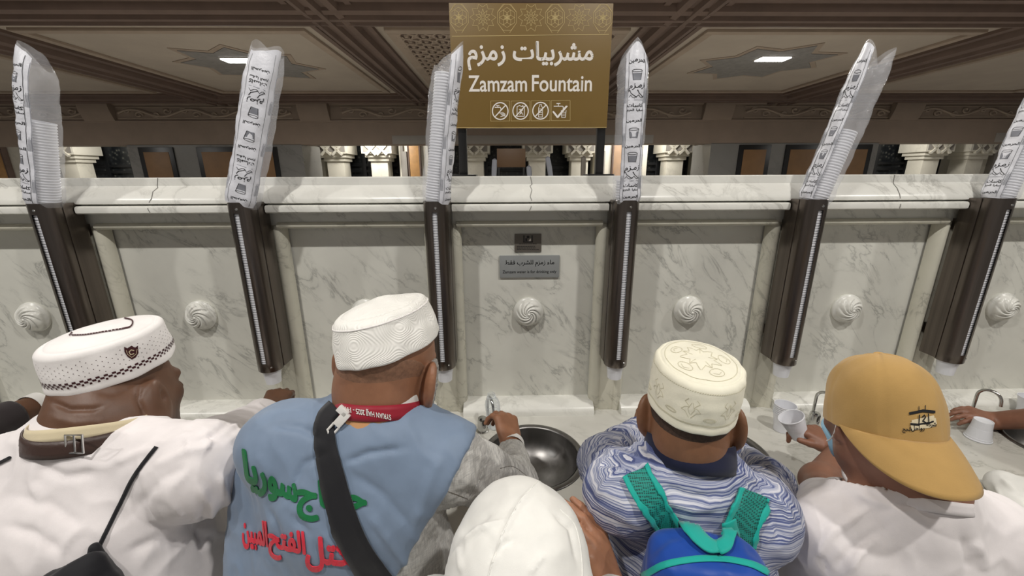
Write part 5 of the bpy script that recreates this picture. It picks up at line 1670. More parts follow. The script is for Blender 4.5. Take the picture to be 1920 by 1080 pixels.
b.obox(P0 + ux * .010, ux, uy, uz, (.014, .0075, .004), .0015); b.obox(P0 + ux * .021 + uy * .008, ux, uy, uz, (.006, .010, .004), .0015)
b.tube([P0 - ux * .004 + uy * .006, P0 - ux * .020 + uy * .006, P0 - ux * .0235 + uy * .0, P0 - ux * .020 - uy * .006, P0 - ux * .004 - uy * .006], .0022, 8)
b.build('lanyard_clip', M['wrist_white'], p2)
# embroidery
stitch_text(vest, 'green_embroidery', M['thread_green'], su2, 'سوريا', (461, 880), (557, 922), 72, bold=.042, skew=(-.10, -1))
stitch_text(vest, 'green_embroidery', M['thread_green'], su2, 'حجاج', (560, 936), (686, 944), 74, bold=.042, skew=(-.05, -1))
stitch_text(vest, 'red_embroidery', M['thread_red'], su2, 'المبين', (456, 996), (503, 1008), 58, bold=.034, skew=(-.08, -1))
stitch_text(vest, 'red_embroidery', M['thread_red'], su2, 'الفتح', (506, 1014), (573, 1028), 60, bold=.034, skew=(-.08, -1))
stitch_text(vest, 'red_embroidery', M['thread_red'], su2, 'تكتل', (575, 1036), (672, 1044), 62, bold=.034, skew=(-.06, -1))
# wrist band
def wrist_band(parent, w, d, r, h, mat, name='wristband', tag_=None):
    d = d / np.linalg.norm(d); b = MB()
    b.lathe([(r, -h / 2), (r + .0012, -h / 2), (r + .0012, h / 2), (r, h / 2), (r, -h / 2)], w, d, 28, (False, False))
    return b.build(name, mat, parent, smooth=True)
wb = wrist_band(p2, wrR + (wrR - elR) * .015, wrR - elR, .0365, .026, M['wrist_white'])
# shoulder bag strap over the back: the bag hangs in front, out of sight
bagp = su2.px(700, 1078, .004)
bag2 = empty('shoulder_bag', tuple(bagp if bagp is not None else f.belly), 'wide black shoulder bag strap running diagonally down the back of the vest', 'bag')
ribbon(bag2, 'strap', M['cloth_black'], su2, [(632, 764), (612, 790), (612, 830), (622, 880), (636, 940), (655, 1000), (682, 1050), (712, 1092), (745, 1135)], 38, .0045, .003, 60, lambda t: 30 + 26 * min(1, t * 1.6))
# clear bottle in the hand
bt = at(925, 772, 1.405)
tb = empty('water_bottle', tuple(bt), 'small clear plastic bottle held in the hand over the middle basin', 'bottle')
bax = UP * .96 + RIGHT * -.10 - FWD * .25; bax /= np.linalg.norm(bax)
b = MB(); b.lathe([(.0, -.062), (.020, -.062), (.0255, -.056), (.026, -.03), (.0245, -.027), (.026, -.022), (.026, .0), (.0245, .004), (.026, .008), (.026, .030), (.022, .045), (.0125, .058), (.0125, .072)], bt, bax, 28, (False, False))
b.build('bottle_body', M['clear_plastic'], tb, smooth=True)
b = MB(); b.lathe([(.0128, .058), (.016, .058), (.016, .061), (.0128, .061)], bt, bax, 24, (False, False)); b.build('neck_ring', M['clear_plastic'], tb, smooth=True)
# ---- the dark skinned man in white with the chequer-trimmed cap
f = Fig(TR=rot_axes(4), neck=at(172, 800, .82), shL=V3(-1.115, -.85, 1.205), shR=at(372, 880, .80), sr=.066, cw=.195, cd=.125, bw=.20, bd=.15, pw=.18, pd=.13)
f.chest = V3(-.94, -.82, 1.09); f.belly = V3(-.945, -.80, .96); f.pelvis = V3(-.945, -.79, .84)
f.HR = rot_axes(13, -6, 0)
f.head = at(289, 745, .875) - f.HR[0] * .083
elR, wrR = at(408, 832, 1.10), at(505, 770, 1.38)
elL, wrL = V3(-1.25, -.70, 1.0), V3(-1.2, -.48, .92)
p1 = person('dark skinned man in a white shirt and white cap trimmed with a chequered band', loc=(f.pelvis[0], f.pelvis[1], 0))
B = body_sdf(f, -.014)
L1 = add_head(B, f.head, f.HR, 1.03, 1.4, 1.2)
B.cone(f.head - f.HR[1] * .035 - f.HR[2] * .01, f.head - f.HR[1] * .045 - f.HR[2] * .085, .070, .078, .03); B.cone(f.head - f.HR[1] * .04 - f.HR[2] * .08, f.neck + V3(.01, .01, .0), .080, .090, .03); B.cone(f.head + f.HR[1] * .03 - f.HR[2] * .08, f.neck + V3(.03, .03, 0), .055, .08, .03)
for dz in (.035, .065):
    B.cone(f.head - f.HR[1] * .088 - f.HR[2] * dz - f.HR[0] * .03, f.head - f.HR[1] * .088 - f.HR[2] * dz + f.HR[0] * .03, .032, .032, .010)
limb(B, [f.shR, elR, wrR], [.05, .042, .031]); limb(B, [f.shL, elL, wrL], [.05, .042, .031])
add_hand(B, wrR, V3(-.1, .9, .15), V3(.3, -.2, .9), 1, curl=(.5, .6, .4), sc=1.05)
add_hand(B, wrL, V3(.4, .8, -.3), V3(-.2, .2, .95), -1, curl=(.3, .35, .25), sc=1.05)
legs(f, B)
body1 = sdf_obj('body', B, .0038, M['skin_dark'], p1, strokes=[([(92, 752), (130, 768), (175, 767), (200, 758)], 5, -.004), ([(90, 780), (140, 795), (200, 790)], 8, .002), ([(180, 735), (215, 738), (245, 728)], 7, -.002), ([(262, 718), (259, 750), (276, 785)], 5, -.005)])
eyes_of(body1, f.head, f.HR, 1.03)
shoes(f, p1); trousers(f, p1)
SH = body_sdf(f, .012)
limb(SH, [f.shR, elR, wrR - (wrR - elR) * .06], [.076, .068, .050], 0, .03); limb(SH, [f.shL, elL, wrL], [.07, .058, .045])
SH.plane(wrR - (wrR - elR) * .08, wrR - elR, np.minimum(elR, wrR) - .06, np.maximum(elR, wrR) + .06)
SH.plane(wrL - (wrL - elL) * .1, wrL - elL, np.minimum(elL, wrL) - .06, np.maximum(elL, wrL) + .06)
SH.cone(f.head - f.HR[2] * .03, f.neck - V3(-.02, -.01, .10), .098, .106, .006, 's')
SH.plane(V3(0, 0, .62), V3(0, 0, -1))
shirt1, su1 = sdf_obj('shirt', SH, .0055, M['cloth_white'], p1, noise_fn=folds(31, .09, .26), namp=.0042, surf=True, strokes=[
    ([(60, 870), (120, 895), (190, 885)], 10, -.006), ([(20, 930), (90, 945), (160, 990)], 12, -.005), ([(0, 985), (60, 1000), (120, 1040)], 12, -.006), ([(70, 850), (60, 900), (80, 960)], 10, .005),
    ([(280, 880), (340, 850), (390, 838)], 8, .006), ([(250, 960), (300, 900), (360, 870)], 10, -.005), ([(370, 900), (395, 950), (400, 1010)], 9, .007), ([(395, 930), (375, 990), (385, 1050)], 7, -.008), ([(410, 880), (425, 930), (440, 980)], 6, .007),
    ([(230, 1040), (300, 1010), (370, 1030)], 11, -.006), ([(210, 870), (260, 850), (300, 838)], 8, .005), ([(380, 1040), (405, 1000), (430, 1000)], 6, .006), ([(340, 960), (370, 1000), (410, 1020)], 8, -.006),
    ([(340, 800), (380, 808), (420, 830)], 6, -.005), ([(390, 790), (430, 800), (470, 790)], 6, .005), ([(360, 830), (400, 815), (450, 780)], 6, -.005), ([(420, 835), (450, 810), (490, 782)], 6, .004), ([(350, 815), (356, 835), (350, 850)], 5, .005), ([(385, 800), (392, 830), (380, 850)], 5, .005)])
nk = f.neck; nax = V3(.05, .16, .98)
neck_band('shirt_collar', M['cream'], nk + nax * .022 + V3(.016, 0, 0), nax, V3(.1, 1, 0), .098, .102, .022, parent=p1, lift=lambda a: .008 * math.sin(a * 2 + .6))
ls = neck_band('leather_strap', M['leather'], nk + nax * .004 + V3(.016, 0, 0), nax, V3(.1, 1, 0), .103, .108, .030, parent=p1, th=.004)
c0 = su1.px(138, 842, .006)
ux = RIGHT; uz = UP * .75 - FWD * .66; cb = nk + nax * .004 + (at(138, 834, .72) - nk - nax * .004) / np.linalg.norm(at(138, 834, .72) - nk - nax * .004) * .118
b = MB(); P = [cb + ux * (.015 * a) + nax * (.017 * c_) for a, c_ in ((-1, -1), (1, -1), (1, 1), (-1, 1), (-1, -1))]
b.tube(P, .002, 8); b.tube([cb - nax * .017, cb + nax * .017], .0016, 6); b.build('buckle', M['chrome'], ls)
# cap with chequered edge
cc = f.head + f.HR[2] * .064 - f.HR[1] * .010 + f.HR[0] * .004
o, su_c1, pl, plt = kufi(p1, 'cap', M['cap_white'], cc, V3(0, -.02, 1) + f.HR[1] * -.05, f.HR[1], .0875, .110, .082, -.045, .010, .012, waves(9, .04, .1), .0012)
k = Marks(); Rm = .102
n = 112
for i in range(n):
    a0, a1 = 2 * math.pi * i / n, 2 * math.pi * (i + 1) / n
    z = .020 + .0042 * (i % 2)
    k.rect(a0 * Rm, z, a1 * Rm, z + .0042)
    if i % 2: k.rect((a0 + .012) * Rm, .0158, (a1 - .012) * Rm, .0200)
for r_ in range(7):
    for i in range(44):
        a = 2 * math.pi * (i + (r_ % 2) * .5) / 44
        if r_ in (0, 6) and i % 2: continue
        k.circle(a * Rm, .034 + r_ * .0052, .00085, None, 6)
k.build('chequer_trim', M['maroon_dark'], lambda u, v, o_: pl(u / Rm, v, .0007 + o_), o)
k = Marks(3)
for P in ([(246, 648), (252, 652), (258, 648), (259, 662), (254, 670), (247, 674), (239, 669), (233, 660), (232, 650), (238, 653)],): k.poly([(x, -y) for x, y in P])
decal(o, 'shield_emblem', M['maroon_dark'], su_c1, k, .0014)
k = Marks(3); px_line(k, [(250, 657), (245, 656), (241, 660), (244, 665), (250, 663)], 1.5); px_line(k, [(236, 657), (238, 664), (246, 670), (254, 664), (256, 655)], .8)
decal(o, 'emblem_letter', M['cream'], su_c1, k, .0019)
k = Marks(4); L_ = smooth_line([(131, 629), (150, 609), (190, 601), (226, 597), (247, 601), (246, 612), (230, 617), (192, 623), (160, 628), (131, 629)], 110)
for i in range(0, 108, 2): px_line(k, [L_[i], L_[i + 1]], 2.6)
decal(o, 'crown_stitching', M['maroon_dark'], su_c1, k, .0014)
# beard shadow, grey
HB = head_only(f.head, f.HR, 1.03, .01, 1.2)
rg = Sdf(); rg.ell(L1(0, .09, -.085), np.array([.07, .05, .05]), f.HR, .02); rg.ball(L1(0, .14, -.02), .05, 0, 's'); rg.bounds = (f.head - .18, f.head + .18)
shell(HB, .003, rg, .0045, 'beard', M['stubble_grey'], p1, .001, 6)
# cord and little black bag on the back
kn = su1.px(184, 1030, .008)
cb1 = empty('cord_bag', tuple(kn), 'black drawstring pouch on a thin cord across the back of the white shirt', 'bag')
P = [su1.px(x, y, .003) for x, y in smooth_line([(296, 838), (280, 858), (250, 900), (218, 962), (196, 1005), (186, 1028)], 40)]
MB().tube([p for p in P if p is not None], .0034, 8).build('cord', M['cloth_black'], cb1, smooth=True)
S_ = Sdf()
for dx, dy in ((0, 0), (-6, 6), (5, 7), (-2, -7)): S_.ball(su1.px(184 + dx, 1030 + dy, .008), .0085, .004)
sdf_obj('knot', S_, .003, M['cloth_black'], cb1)
S_ = Sdf()
q = [su1.px(x, y, .016) for x, y in ((184, 1046), (165, 1062), (150, 1085), (190, 1085), (120, 1110), (185, 1120))]
S_.cone(q[0], q[1], .012, .022, .02); S_.cone(q[1], q[2], .02, .03, .02); S_.cone(q[0], q[3], .012, .026, .02); S_.cone(q[2], q[4], .03, .035, .02); S_.cone(q[3], q[5], .026, .04, .02); S_.cone(q[4], q[5], .04, .04, .02)
sdf_obj('pouch', S_, .004, M['cloth_black'], cb1, noise_fn=waves(4, .02, .05), namp=.002)
P = [su1.px(x, y, .003) for x, y in smooth_line([(-14, 876), (4, 867), (22, 858)], 8)]
P = [p for p in P if p is not None]
if len(P) > 2: MB().tube(P, .003, 6).build('cord', M['cloth_black'], cb1)
# ---- the youth with the blue backpack
f = Fig(TR=rot_axes(14), neck=at(1290, 856, .80), shL=at(1168, 925, .78), shR=at(1424, 966, .79), sr=.052, cw=.15, cd=.095, bw=.148, bd=.10, pw=.14, pd=.10)
f.chest = V3(.275, -.835, 1.06); f.belly = V3(.29, -.825, .94); f.pelvis = V3(.295, -.81, .80)
f.HR = rot_axes(22, -12, -2)
f.head = at(1292, 782, .80)
elL, wrL = at(1136, 868, .985), at(1204, 806, 1.20)
elR, wrR = at(1436, 910, 1.0), at(1362, 838, 1.21)
p3 = person('youth in a blue striped shirt and cream embroidered cap wearing a backpack', loc=(f.pelvis[0], f.pelvis[1], 0))
B = body_sdf(f, -.012)
L3 = add_head(B, f.head, f.HR, .97, 1.3, 1.0)
B.cone(f.head - f.HR[1] * .025 - f.HR[2] * .03, f.neck, .058, .056, .03)
limb(B, [f.shR, elR, wrR], [.045, .038, .027]); limb(B, [f.shL, elL, wrL], [.045, .038, .027])
add_hand(B, wrL, V3(.35, .55, .12), V3(-.4, -.6, .4), 1, curl=(.5, .6, .4), sc=.95)
add_hand(B, wrR, V3(-.1, .6, -.3), V3(.3, .3, .8), -1, curl=(.5, .6, .4), sc=.95)
legs(f, B)
body3 = sdf_obj('body', B, .0036, M['skin_brown'], p3)
eyes_of(body3, f.head, f.HR, .97)
shoes(f, p3); trousers(f, p3)
HH = head_only(f.head, f.HR, .97, .01, 1.0)
rg = Sdf(); rg.ell(L3(0, -.045, .015), np.array([.10, .09, .07]), f.HR, 0); rg.bounds = (f.head - .16, f.head + .16)
shell(HH, .0012, rg, .004, 'hair', M['stubble_dark'], p3)
SH = body_sdf(f, .008)
limb(SH, [f.shR, elR, wrR - (wrR - elR) * .08], [.064, .060, .042], 0, .03); limb(SH, [f.shL, elL, wrL - (wrL - elL) * .06], [.064, .062, .044])
for e_, w_ in ((elR, wrR), (elL, wrL)): SH.plane(w_ - (w_ - e_) * .08, w_ - e_, np.minimum(e_, w_) - .06, np.maximum(e_, w_) + .06)
SH.cone(f.head - f.HR[2] * .03, f.neck - V3(0, 0, .10), .074, .080, .004, 's')
SH.plane(V3(0, 0, .66), V3(0, 0, -1))
shirt3, su3 = sdf_obj('shirt', SH, .005, M['stripe'], p3, noise_fn=folds(41, .05, .14), namp=.003, surf=True, strokes=[
    ([(1115, 935), (1140, 900), (1170, 880)], 6, .006), ([(1130, 845), (1160, 850), (1195, 875)], 6, .006), ([(1120, 870), (1160, 868), (1190, 890)], 5, -.006), ([(1150, 815), (1190, 830), (1215, 860)], 6, .005),
    ([(1440, 925), (1470, 950), (1490, 985)], 6, .006), ([(1425, 925), (1450, 975), (1470, 1020)], 7, -.005), ([(1230, 905), (1290, 930), (1370, 930)], 8, -.005), ([(1240, 935), (1300, 955), (1350, 950)], 8, .005), ([(1120, 960), (1160, 985), (1200, 1000)], 8, -.004), ([(1375, 880), (1410, 900), (1440, 905)], 6, .005)])
nk = f.neck; nax = V3(.10, .34, .93)
neck_band('collar', M['navy'], nk + nax * .020, nax, V3(.3, 1, 0), .084, .092, .048, parent=p3, th=.005, lift=lambda a: -.006 * (1 - math.cos(a)))
# cream embroidered cap
cc = f.head + f.HR[2] * .034 - f.HR[1] * .013
cax = UP * .965 + RIGHT * .06 - FWD * .30
o, su_c3, pl, plt = kufi(p3, 'cap', M['cap_cream'], cc, cax, f.HR[1], .0800, .106, .090, .0, .006, .012, waves(12, .02, .06), .0011)
k = Marks(.006); Rm = .096
for z in (.0165, .0185): k.line([(a * Rm, z) for a in np.linspace(0, 2 * math.pi, 120)], .0008)
for i in range(130): k.line([(2 * math.pi * i / 130 * Rm, .0785), (2 * math.pi * (i + .5) / 130 * Rm, .0795)], .0011)
for i in range(8):
    a = 2 * math.pi * (i + .35) / 8 * Rm
    k.circle(a, .030, .012, .0008, 16, ry=.0038); k.circle(a, .030, .0095, .0006, 14, ry=.0022)
    m = a + math.pi / 8 * Rm
    for s_ in (-1, 1):
        k.line([(m + s_ * .002, .030), (m + s_ * .010, .040), (m + s_ * .018, .042), (m + s_ * .012, .048), (m + s_ * .004, .050)], .0009)
        k.line([(m + s_ * .006, .052), (m + s_ * .014, .058), (m + s_ * .008, .064)], .0009)
        k.line([(m + s_ * .001, .036), (m + s_ * .006, .046), (m + s_ * .001, .058)], .0008)
k.build('band_embroidery', M['cream_thread'], lambda u, v, o_: pl(u / Rm, v, .0006 + o_), o)
k = Marks(.03)
k.line([(.78 * math.cos(t), .78 * math.sin(t)) for t in np.linspace(0, 2 * math.pi, 80)], .012); 
for i in range(5):
    a = 2 * math.pi * i / 5 + .3; c, s0 = math.cos(a), math.sin(a)
    R2 = lambda x, y: (x * c - y * s0, x * s0 + y * c)
    k.line([R2(.55 + .12 * math.cos(t), .17 * math.sin(t)) for t in np.linspace(0, 2 * math.pi, 18)], .012)
    k.line([R2(.56, -.1), R2(.62, 0), R2(.56, .1)], .01)
    k.line([R2(.38, -.26), R2(.28, -.08), R2(.40, 0), R2(.28, .08), R2(.38, .26)], .012)
    k.line([R2(.18, 0), R2(.38, .0)], .01)
k.build('crown_embroidery', M['cream_thread'], lambda u, v, o_: plt(u, v, .0006 + o_), o)
# backpack
bpk = empty('backpack', tuple(at(1325, 1060, .70)), 'bright blue backpack with teal mesh straps on the back of the striped shirt', 'backpack')
TRb = rot_axes(12)
S_ = Sdf()
t0, t1 = at(1322, 1080, .655), at(1322, 1080, .655) + V3(.005, .02, -.33)
S_.slab(t0, t1, (.092, .055), (.118, .075), TRb, .02, p=3.4)
S_.other(SH, 's', .002)
pack, su_p = sdf_obj('pack_body', S_, .004, M['pack_blue'], bpk, noise_fn=waves(51, .03, .09), namp=.002, surf=True, strokes=[([(1225, 1050), (1260, 1022), (1300, 1012)], 8, .003), ([(1400, 1040), (1380, 1010), (1360, 1000)], 8, .003), ([(1340, 1010), (1345, 1040), (1370, 1060)], 6, -.003)])
ribbon(pack, 'zip_band', M['teal'], su_p, [(1205, 1082), (1240, 1062), (1290, 1051), (1350, 1049), (1405, 1058), (1440, 1074)], 12, .002, .0015, 60)
def strap(pts, w, edge):
    r = ribbon(bpk, 'shoulder_strap', M['teal_mesh'], su3, pts, w, .006, .006, 40)
    off = np.array(edge, float)
    for s_ in (-1, 1):
        P = smooth_line(pts, 24); T = np.gradient(P, axis=0); T /= np.linalg.norm(T, axis=1)[:, None]; Nn = np.stack([-T[:, 1], T[:, 0]], 1)
        ribbon(r, 'strap_binding', M['teal'], su3, [tuple(p + n * s_ * w * .47) for p, n in zip(P, Nn)], 9, .0085, .004, 40)
    return r
strap([(1190, 885), (1205, 915), (1228, 950), (1262, 1000)], 46, 1)
strap([(1412, 925), (1402, 950), (1388, 980), (1378, 1015)], 62, -1)
ribbon(bpk, 'carry_loop', M['teal'], MultiSurf(su_p, su3), [(1284, 980), (1302, 1008), (1330, 1032), (1358, 1030), (1368, 1006), (1360, 972)], 25, .010, .003, 50)
# ---- the person in the tan cap worn back to front
f = Fig(TR=rot_axes(4), neck=at(1696, 898, .785), shL=at(1568, 1010, .79), shR=at(1848, 1000, .79), sr=.058, cw=.17, cd=.11, bw=.17, bd=.12, pw=.16, pd=.115)
f.chest = V3(.70, -.86, 1.00); f.belly = V3(.70, -.84, .90); f.pelvis = V3(.70, -.82, .78)
f.HR = rot_axes(8, -18, 0)
f.head = at(1567, 788, .815) + f.HR[0] * .079
elL, wrL = V3(.735, -.62, .985), at(1578, 842, 1.24)
elR, wrR = V3(.92, -.84, .88), V3(.88, -.74, .72)
p4 = person('person in a white T-shirt and a tan cap worn back to front', loc=(f.pelvis[0], f.pelvis[1], 0))
B = body_sdf(f, -.012)
L4 = add_head(B, f.head, f.HR, .98, .82, 1.0)
B.cone(f.head - f.HR[1] * .03 - f.HR[2] * .03, f.neck, .066, .068, .03)
B.cone(f.neck - V3(0, .02, .0), f.neck - V3(0, .02, .05), .07, .08, .04)
limb(B, [f.shR, elR, wrR], [.048, .042, .030]); limb(B, [f.shL, elL, wrL], [.048, .041, .029])
CUPC = at(1492, 800, 1.30)
add_hand(B, wrL, V3(-.52, .62, .20), V3(.45, -.55, .62), -1, curl=(.55, .75, .5), sc=1.0, tdir=(.62, .78, .05), tcurl=.12, spread=.05, per=(1.0, 1.05, 1.1, 1.15))
add_hand(B, wrR, V3(0, .3, -1), V3(1, 0, 0), 1, curl=(.3, .3, .2))
legs(f, B)
body4 = sdf_obj('body', B, .0034, M['skin_mid4'], p4)
eyes_of(body4, f.head, f.HR, .98)
shoes(f, p4); trousers(f, p4)
SH = body_sdf(f, .012)
limb(SH, [f.shR, f.shR * .5 + elR * .5], [.07, .064], 0, .03); limb(SH, [f.shL, f.shL * .5 + elL * .5], [.07, .062], 0, .03)
SH.cone(f.head - f.HR[2] * .03, f.neck - V3(0, -.005, .10), .084, .096, .006, 's')
SH.plane(V3(0, 0, .64), V3(0, 0, -1))
shirt4, su4 = sdf_obj('t_shirt', SH, .0055, M['cloth_white'], p4, noise_fn=folds(61, .09, .24), namp=.003, surf=True, strokes=[
    ([(1520, 1060), (1560, 1000), (1640, 950)], 10, .006), ([(1560, 1075), (1600, 1030), (1660, 990)], 10, -.006), ([(1590, 1080), (1610, 1040), (1650, 1000)], 7, .005), ([(1640, 960), (1700, 945), (1760, 940)], 8, -.004), ([(1830, 1010), (1840, 1040), (1845, 1075)], 9, .006),
    ([(1800, 1000), (1815, 1040), (1815, 1075)], 8, -.005), ([(1600, 925), (1640, 940), (1700, 960)], 7, .004), ([(1530, 1040), (1545, 1060), (1550, 1080)], 6, -.006)])
nk = f.neck; nax = V3(.10, .22, .97)
neck_band('neckline_rib', M['cloth_white'], nk + nax * -.002, nax, V3(.1, 1, 0), .087, .099, .020, parent=p4, th=.004, lift=lambda a: -.020 * math.sin(a) ** 2)
# cap
cax = f.HR[2] * 1.0 + V3(-.02, 0, 0); cax = cax - UP * 0; cax /= np.linalg.norm(cax)
vb = -f.HR[1] - f.HR[0] * .17; vb = vb - cax * (vb @ cax); vb /= np.linalg.norm(vb); vr = np.cross(vb, cax)     # vb = where the peak points, vr to its right
cc = f.head - f.HR[2] * .002 - f.HR[1] * .014 - RIGHT * .008
RX, RY, HC = .0835, .113, .139
n, m = 96, 30
rows = []
for i in range(m + 1):
    t = i / m
    row = []
    for j in range(n):
        a = 2 * math.pi * j / n
        front = max(0, math.cos(a))                     # a = 0 towards the peak
        e = 2.9 + .9 * front
        q = math.sin(t * math.pi / 2)
        r = max(0, 1 - (math.sin(t * math.pi / 2) ** e)) ** (1 / 2.3) if t < 1 else 0
        r = r * (1 - .0 * t)
        sd = min(abs((a - s_ + math.pi) % (2 * math.pi) - math.pi) for s_ in [k_ * math.pi / 3 + math.pi / 6 for k_ in range(6)])
        h = HC * q * (1 + .03 * front)
        gro = -.0014 * math.exp(-(sd * RX * max(r, .05) / .0022) ** 2)
        wrk = .0016 * math.sin(5 * a + 3 * t * 4 + 1) * math.sin(3 * t + 2 * a) + .0045 * math.exp(-((a - 4.2) / .35) ** 2 - ((t - .62) / .14) ** 2) - .004 * math.exp(-((a - 3.6) / .3) ** 2 - ((t - .6) / .15) ** 2)
        p = cc + cax * h + vb * (RY * r * math.cos(a)) + vr * (RX * r * math.sin(a))
        d = p - cc; d /= np.linalg.norm(d)
        row.append(p + d * (gro + wrk))
    rows.append(row)
b = MB(); V = b.grid(rows, closed=True)
cp = b.build('cap', M['cap_tan'], p4, smooth=True, sharp=None)
allP = [p for r in rows for p in r]
su_c4 = Surf(np.array(allP), [[i * n + j, i * n + (j + 1) % n, (i + 1) * n + (j + 1) % n, (i + 1) * n + j] for i in range(m) for j in range(n)])
MB().lathe([(.0085, -.001), (.0085, .002), (.006, .0045), (.0, .0055)], cc + cax * (HC * 1.0), cax, 16, (False, False)).build('top_button', M['cap_tan'], cp, smooth=True)
# peak
b = MB(); rows = []
for i in range(14):
    t = i / 13; row = []
    for j in range(41):
        a = (j / 40 - .5) * 2 * math.radians(74)
        ext = .067 * max(0, math.cos(a * 90 / 74)) ** (.95 if a > 0 else .42)
        p0 = cc + cax * .004 + vb * (RY * 1.0 * math.cos(a)) + vr * (RX * 1.0 * math.sin(a))
        out = vb * .95 + vr * (math.sin(a) * .25)
        drop = (-.042 * t - .028 * t * t - .020 * math.sin(a) ** 2 * t) * ext / .070
        row.append(p0 + out * (ext * t) + cax * drop)
    rows.append(row)
b.grid(rows)
pk = b.build('peak', M['cap_tan'], cp, smooth=True, recalc=False, sharp=None)
md = pk.modifiers.new('thickness', 'SOLIDIFY'); md.thickness = .0035; md.offset = 0
# logo: roof, cream ground, lettering
k = Marks(3); px_line(k, [(1712, 790), (1748, 782), (1750, 797), (1711, 804), (1712, 790)], 6); px_line(k, [(1712, 797), (1750, 790)], 12)
decal(cp, 'logo_ground', M['cream'], su_c4, k, .0007)
k = Marks(3)
px_line(k, [(1706, 775), (1730, 770), (1750, 772)], 5); px_line(k, [(1722, 770), (1722, 762)], 1.4); px_line(k, [(1734, 769), (1734, 760)], 1.4)
px_line(k, [(1708, 795), (1722, 796)], 4); px_line(k, [(1722, 795), (1723, 778)], 2); px_line(k, [(1728, 782), (1732, 778), (1734, 782), (1729, 789), (1735, 792)], 2.2); px_line(k, [(1740, 792), (1739, 776)], 2); px_line(k, [(1722, 795), (1740, 793), (1748, 790)], 3)
k.text('رواحل', 1720, -803, 24, bold=0.0160, arabic=True, h=11); k.text('الحج', 1700, -806, 16, bold=0.0160, arabic=True, h=11); k.text('شركة', 1745, -796, 18, bold=0.0160, arabic=True, h=10)
decal(cp, 'logo_print', M['ink'], su_c4, k, .0013)
# face mask and its loop
HB = head_only(f.head, f.HR, .98, .01, 1.05)
rg = Sdf(); rg.ell(L4(0, .09, -.055), np.array([.072, .062, .05]), f.HR, .02); rg.bounds = (f.head - .18, f.head + .18)
mk = shell(HB, .006, rg, .004, 'face_mask', M['mask_blue'], p4)
e0 = L4(-.086, -.018, .02)
MB().tube(smooth_line([L4(-.083, .0, .03), L4(-.092, -.022, .01), L4(-.09, -.012, -.02), L4(-.079, .02, -.045), L4(-.070, .045, -.055)], 24), .0014, 6).build('ear_loop', M['wrist_white'], mk)
cup(tuple(CUPC - (UP * .86 - RIGHT * .46 - FWD * .1) * .038), tuple(UP * .86 - RIGHT * .46 - FWD * .1), 'white cup held out by the hand in front of the tan cap')

# ---- the person under the white head cloth, nearest to the camera
f = Fig(TR=rot_axes(0), neck=V3(-.07, -1.02, 1.15), shL=V3(-.225, -1.02, 1.06), shR=V3(.085, -1.02, 1.06), sr=.055, cw=.15, cd=.11, bw=.15, bd=.115, pw=.15, pd=.115)
f.chest = V3(-.07, -1.02, .98); f.belly = V3(-.07, -1.01, .88); f.pelvis = V3(-.07, -1.0, .76)
f.HR = rot_axes(6, -12, 0); f.head = at(978, 1068, .60)
f.neck = f.head + V3(0, -.03, -.12)
p5 = person('person under a white head cloth with a raised hand, nearest in the picture', loc=(f.pelvis[0], f.pelvis[1], 0))
B = body_sdf(f, -.01)
add_head(B, f.head - V3(0, 0, .014), f.HR, .97)
B.cone(f.head - f.HR[1] * .02 - f.HR[2] * .03, f.neck, .058, .06, .03)
elR, wrR = V3(.15, -.90, .90), at(1152, 1128, .70)
elL, wrL = V3(-.27, -.92, .90), V3(-.15, -.76, .95)
limb(B, [f.shR, elR, wrR], [.045, .040, .030]); limb(B, [f.shL, elL, wrL], [.045, .038, .028])
add_hand(B, wrR, at(1092, 960, .74) - wrR, V3(.8, -.5, .3), 1, curl=(.35, .3, .2), sc=1.05, per=(.8, 1, 1.1, 1.3))
add_hand(B, wrL, V3(.3, .6, .3), V3(-.5, .3, .6), 1, curl=(.3, .3, .2))
legs(f, B)
body5 = sdf_obj('body', B, .0036, M['skin_mid'], p5)
eyes_of(body5, f.head - V3(0, 0, .014), f.HR, .97)
shoes(f, p5); trousers(f, p5, M['cloth_ivory'])
RO_ = body_sdf(f, .012); limb(RO_, [f.shR, elR, elR * .45 + wrR * .55], [.06, .055, .045]); limb(RO_, [f.shL, elL, wrL], [.06, .055, .045]); RO_.slab(f.belly, V3(f.pelvis[0], f.pelvis[1], .35), (.17, .13), (.20, .16), f.TR, .05)
RO_.plane(V3(0, 0, .25), V3(0, 0, -1))
RO_.cone(f.head, f.neck, .07, .07, .004, 's')
sdf_obj('robe', RO_, .009, M['cloth_ivory'], p5, noise_fn=waves(71, .06, .2), namp=.004)
HS = Sdf()
HS.ell(f.head + V3(-.002, -.004, .015), (.101, .120, .112), EYE3, .03)
HS.cone(f.head + V3(-.028, -.06, -.06), f.head + V3(-.03, -.10, -.22), .085, .125, .06); HS.cone(f.head + V3(.02, -.06, -.07), f.head + V3(.04, -.08, -.22), .082, .11, .06); HS.cone(f.head + V3(-.075, .01, -.07), f.head + V3(-.12, -.02, -.24), .05, .085, .05)
HS.ell(f.head + V3(0, .13, -.05), (.062, .06, .10), EYE3, .01, 's')
scarf, su5 = sdf_obj('head_cloth', HS, .004, M['cloth_ivory'], p5, surf=True, noise_fn=folds(72, .07, .2), namp=.0026, strokes=[
    ([(1010, 905), (975, 945), (945, 1000), (925, 1060), (915, 1085)], 4, .005), ([(925, 960), (880, 985), (860, 1010)], 6, -.005), ([(950, 975), (900, 990), (862, 1020)], 4, .005), ([(920, 1050), (945, 1020), (970, 1010)], 5, -.005), ([(1035, 960), (1070, 990), (1085, 1060)], 5, -.005), ([(990, 1080), (1010, 1050), (1025, 1040)], 5, .004), ([(840, 1060), (860, 1030), (866, 1080)], 6, .004)])

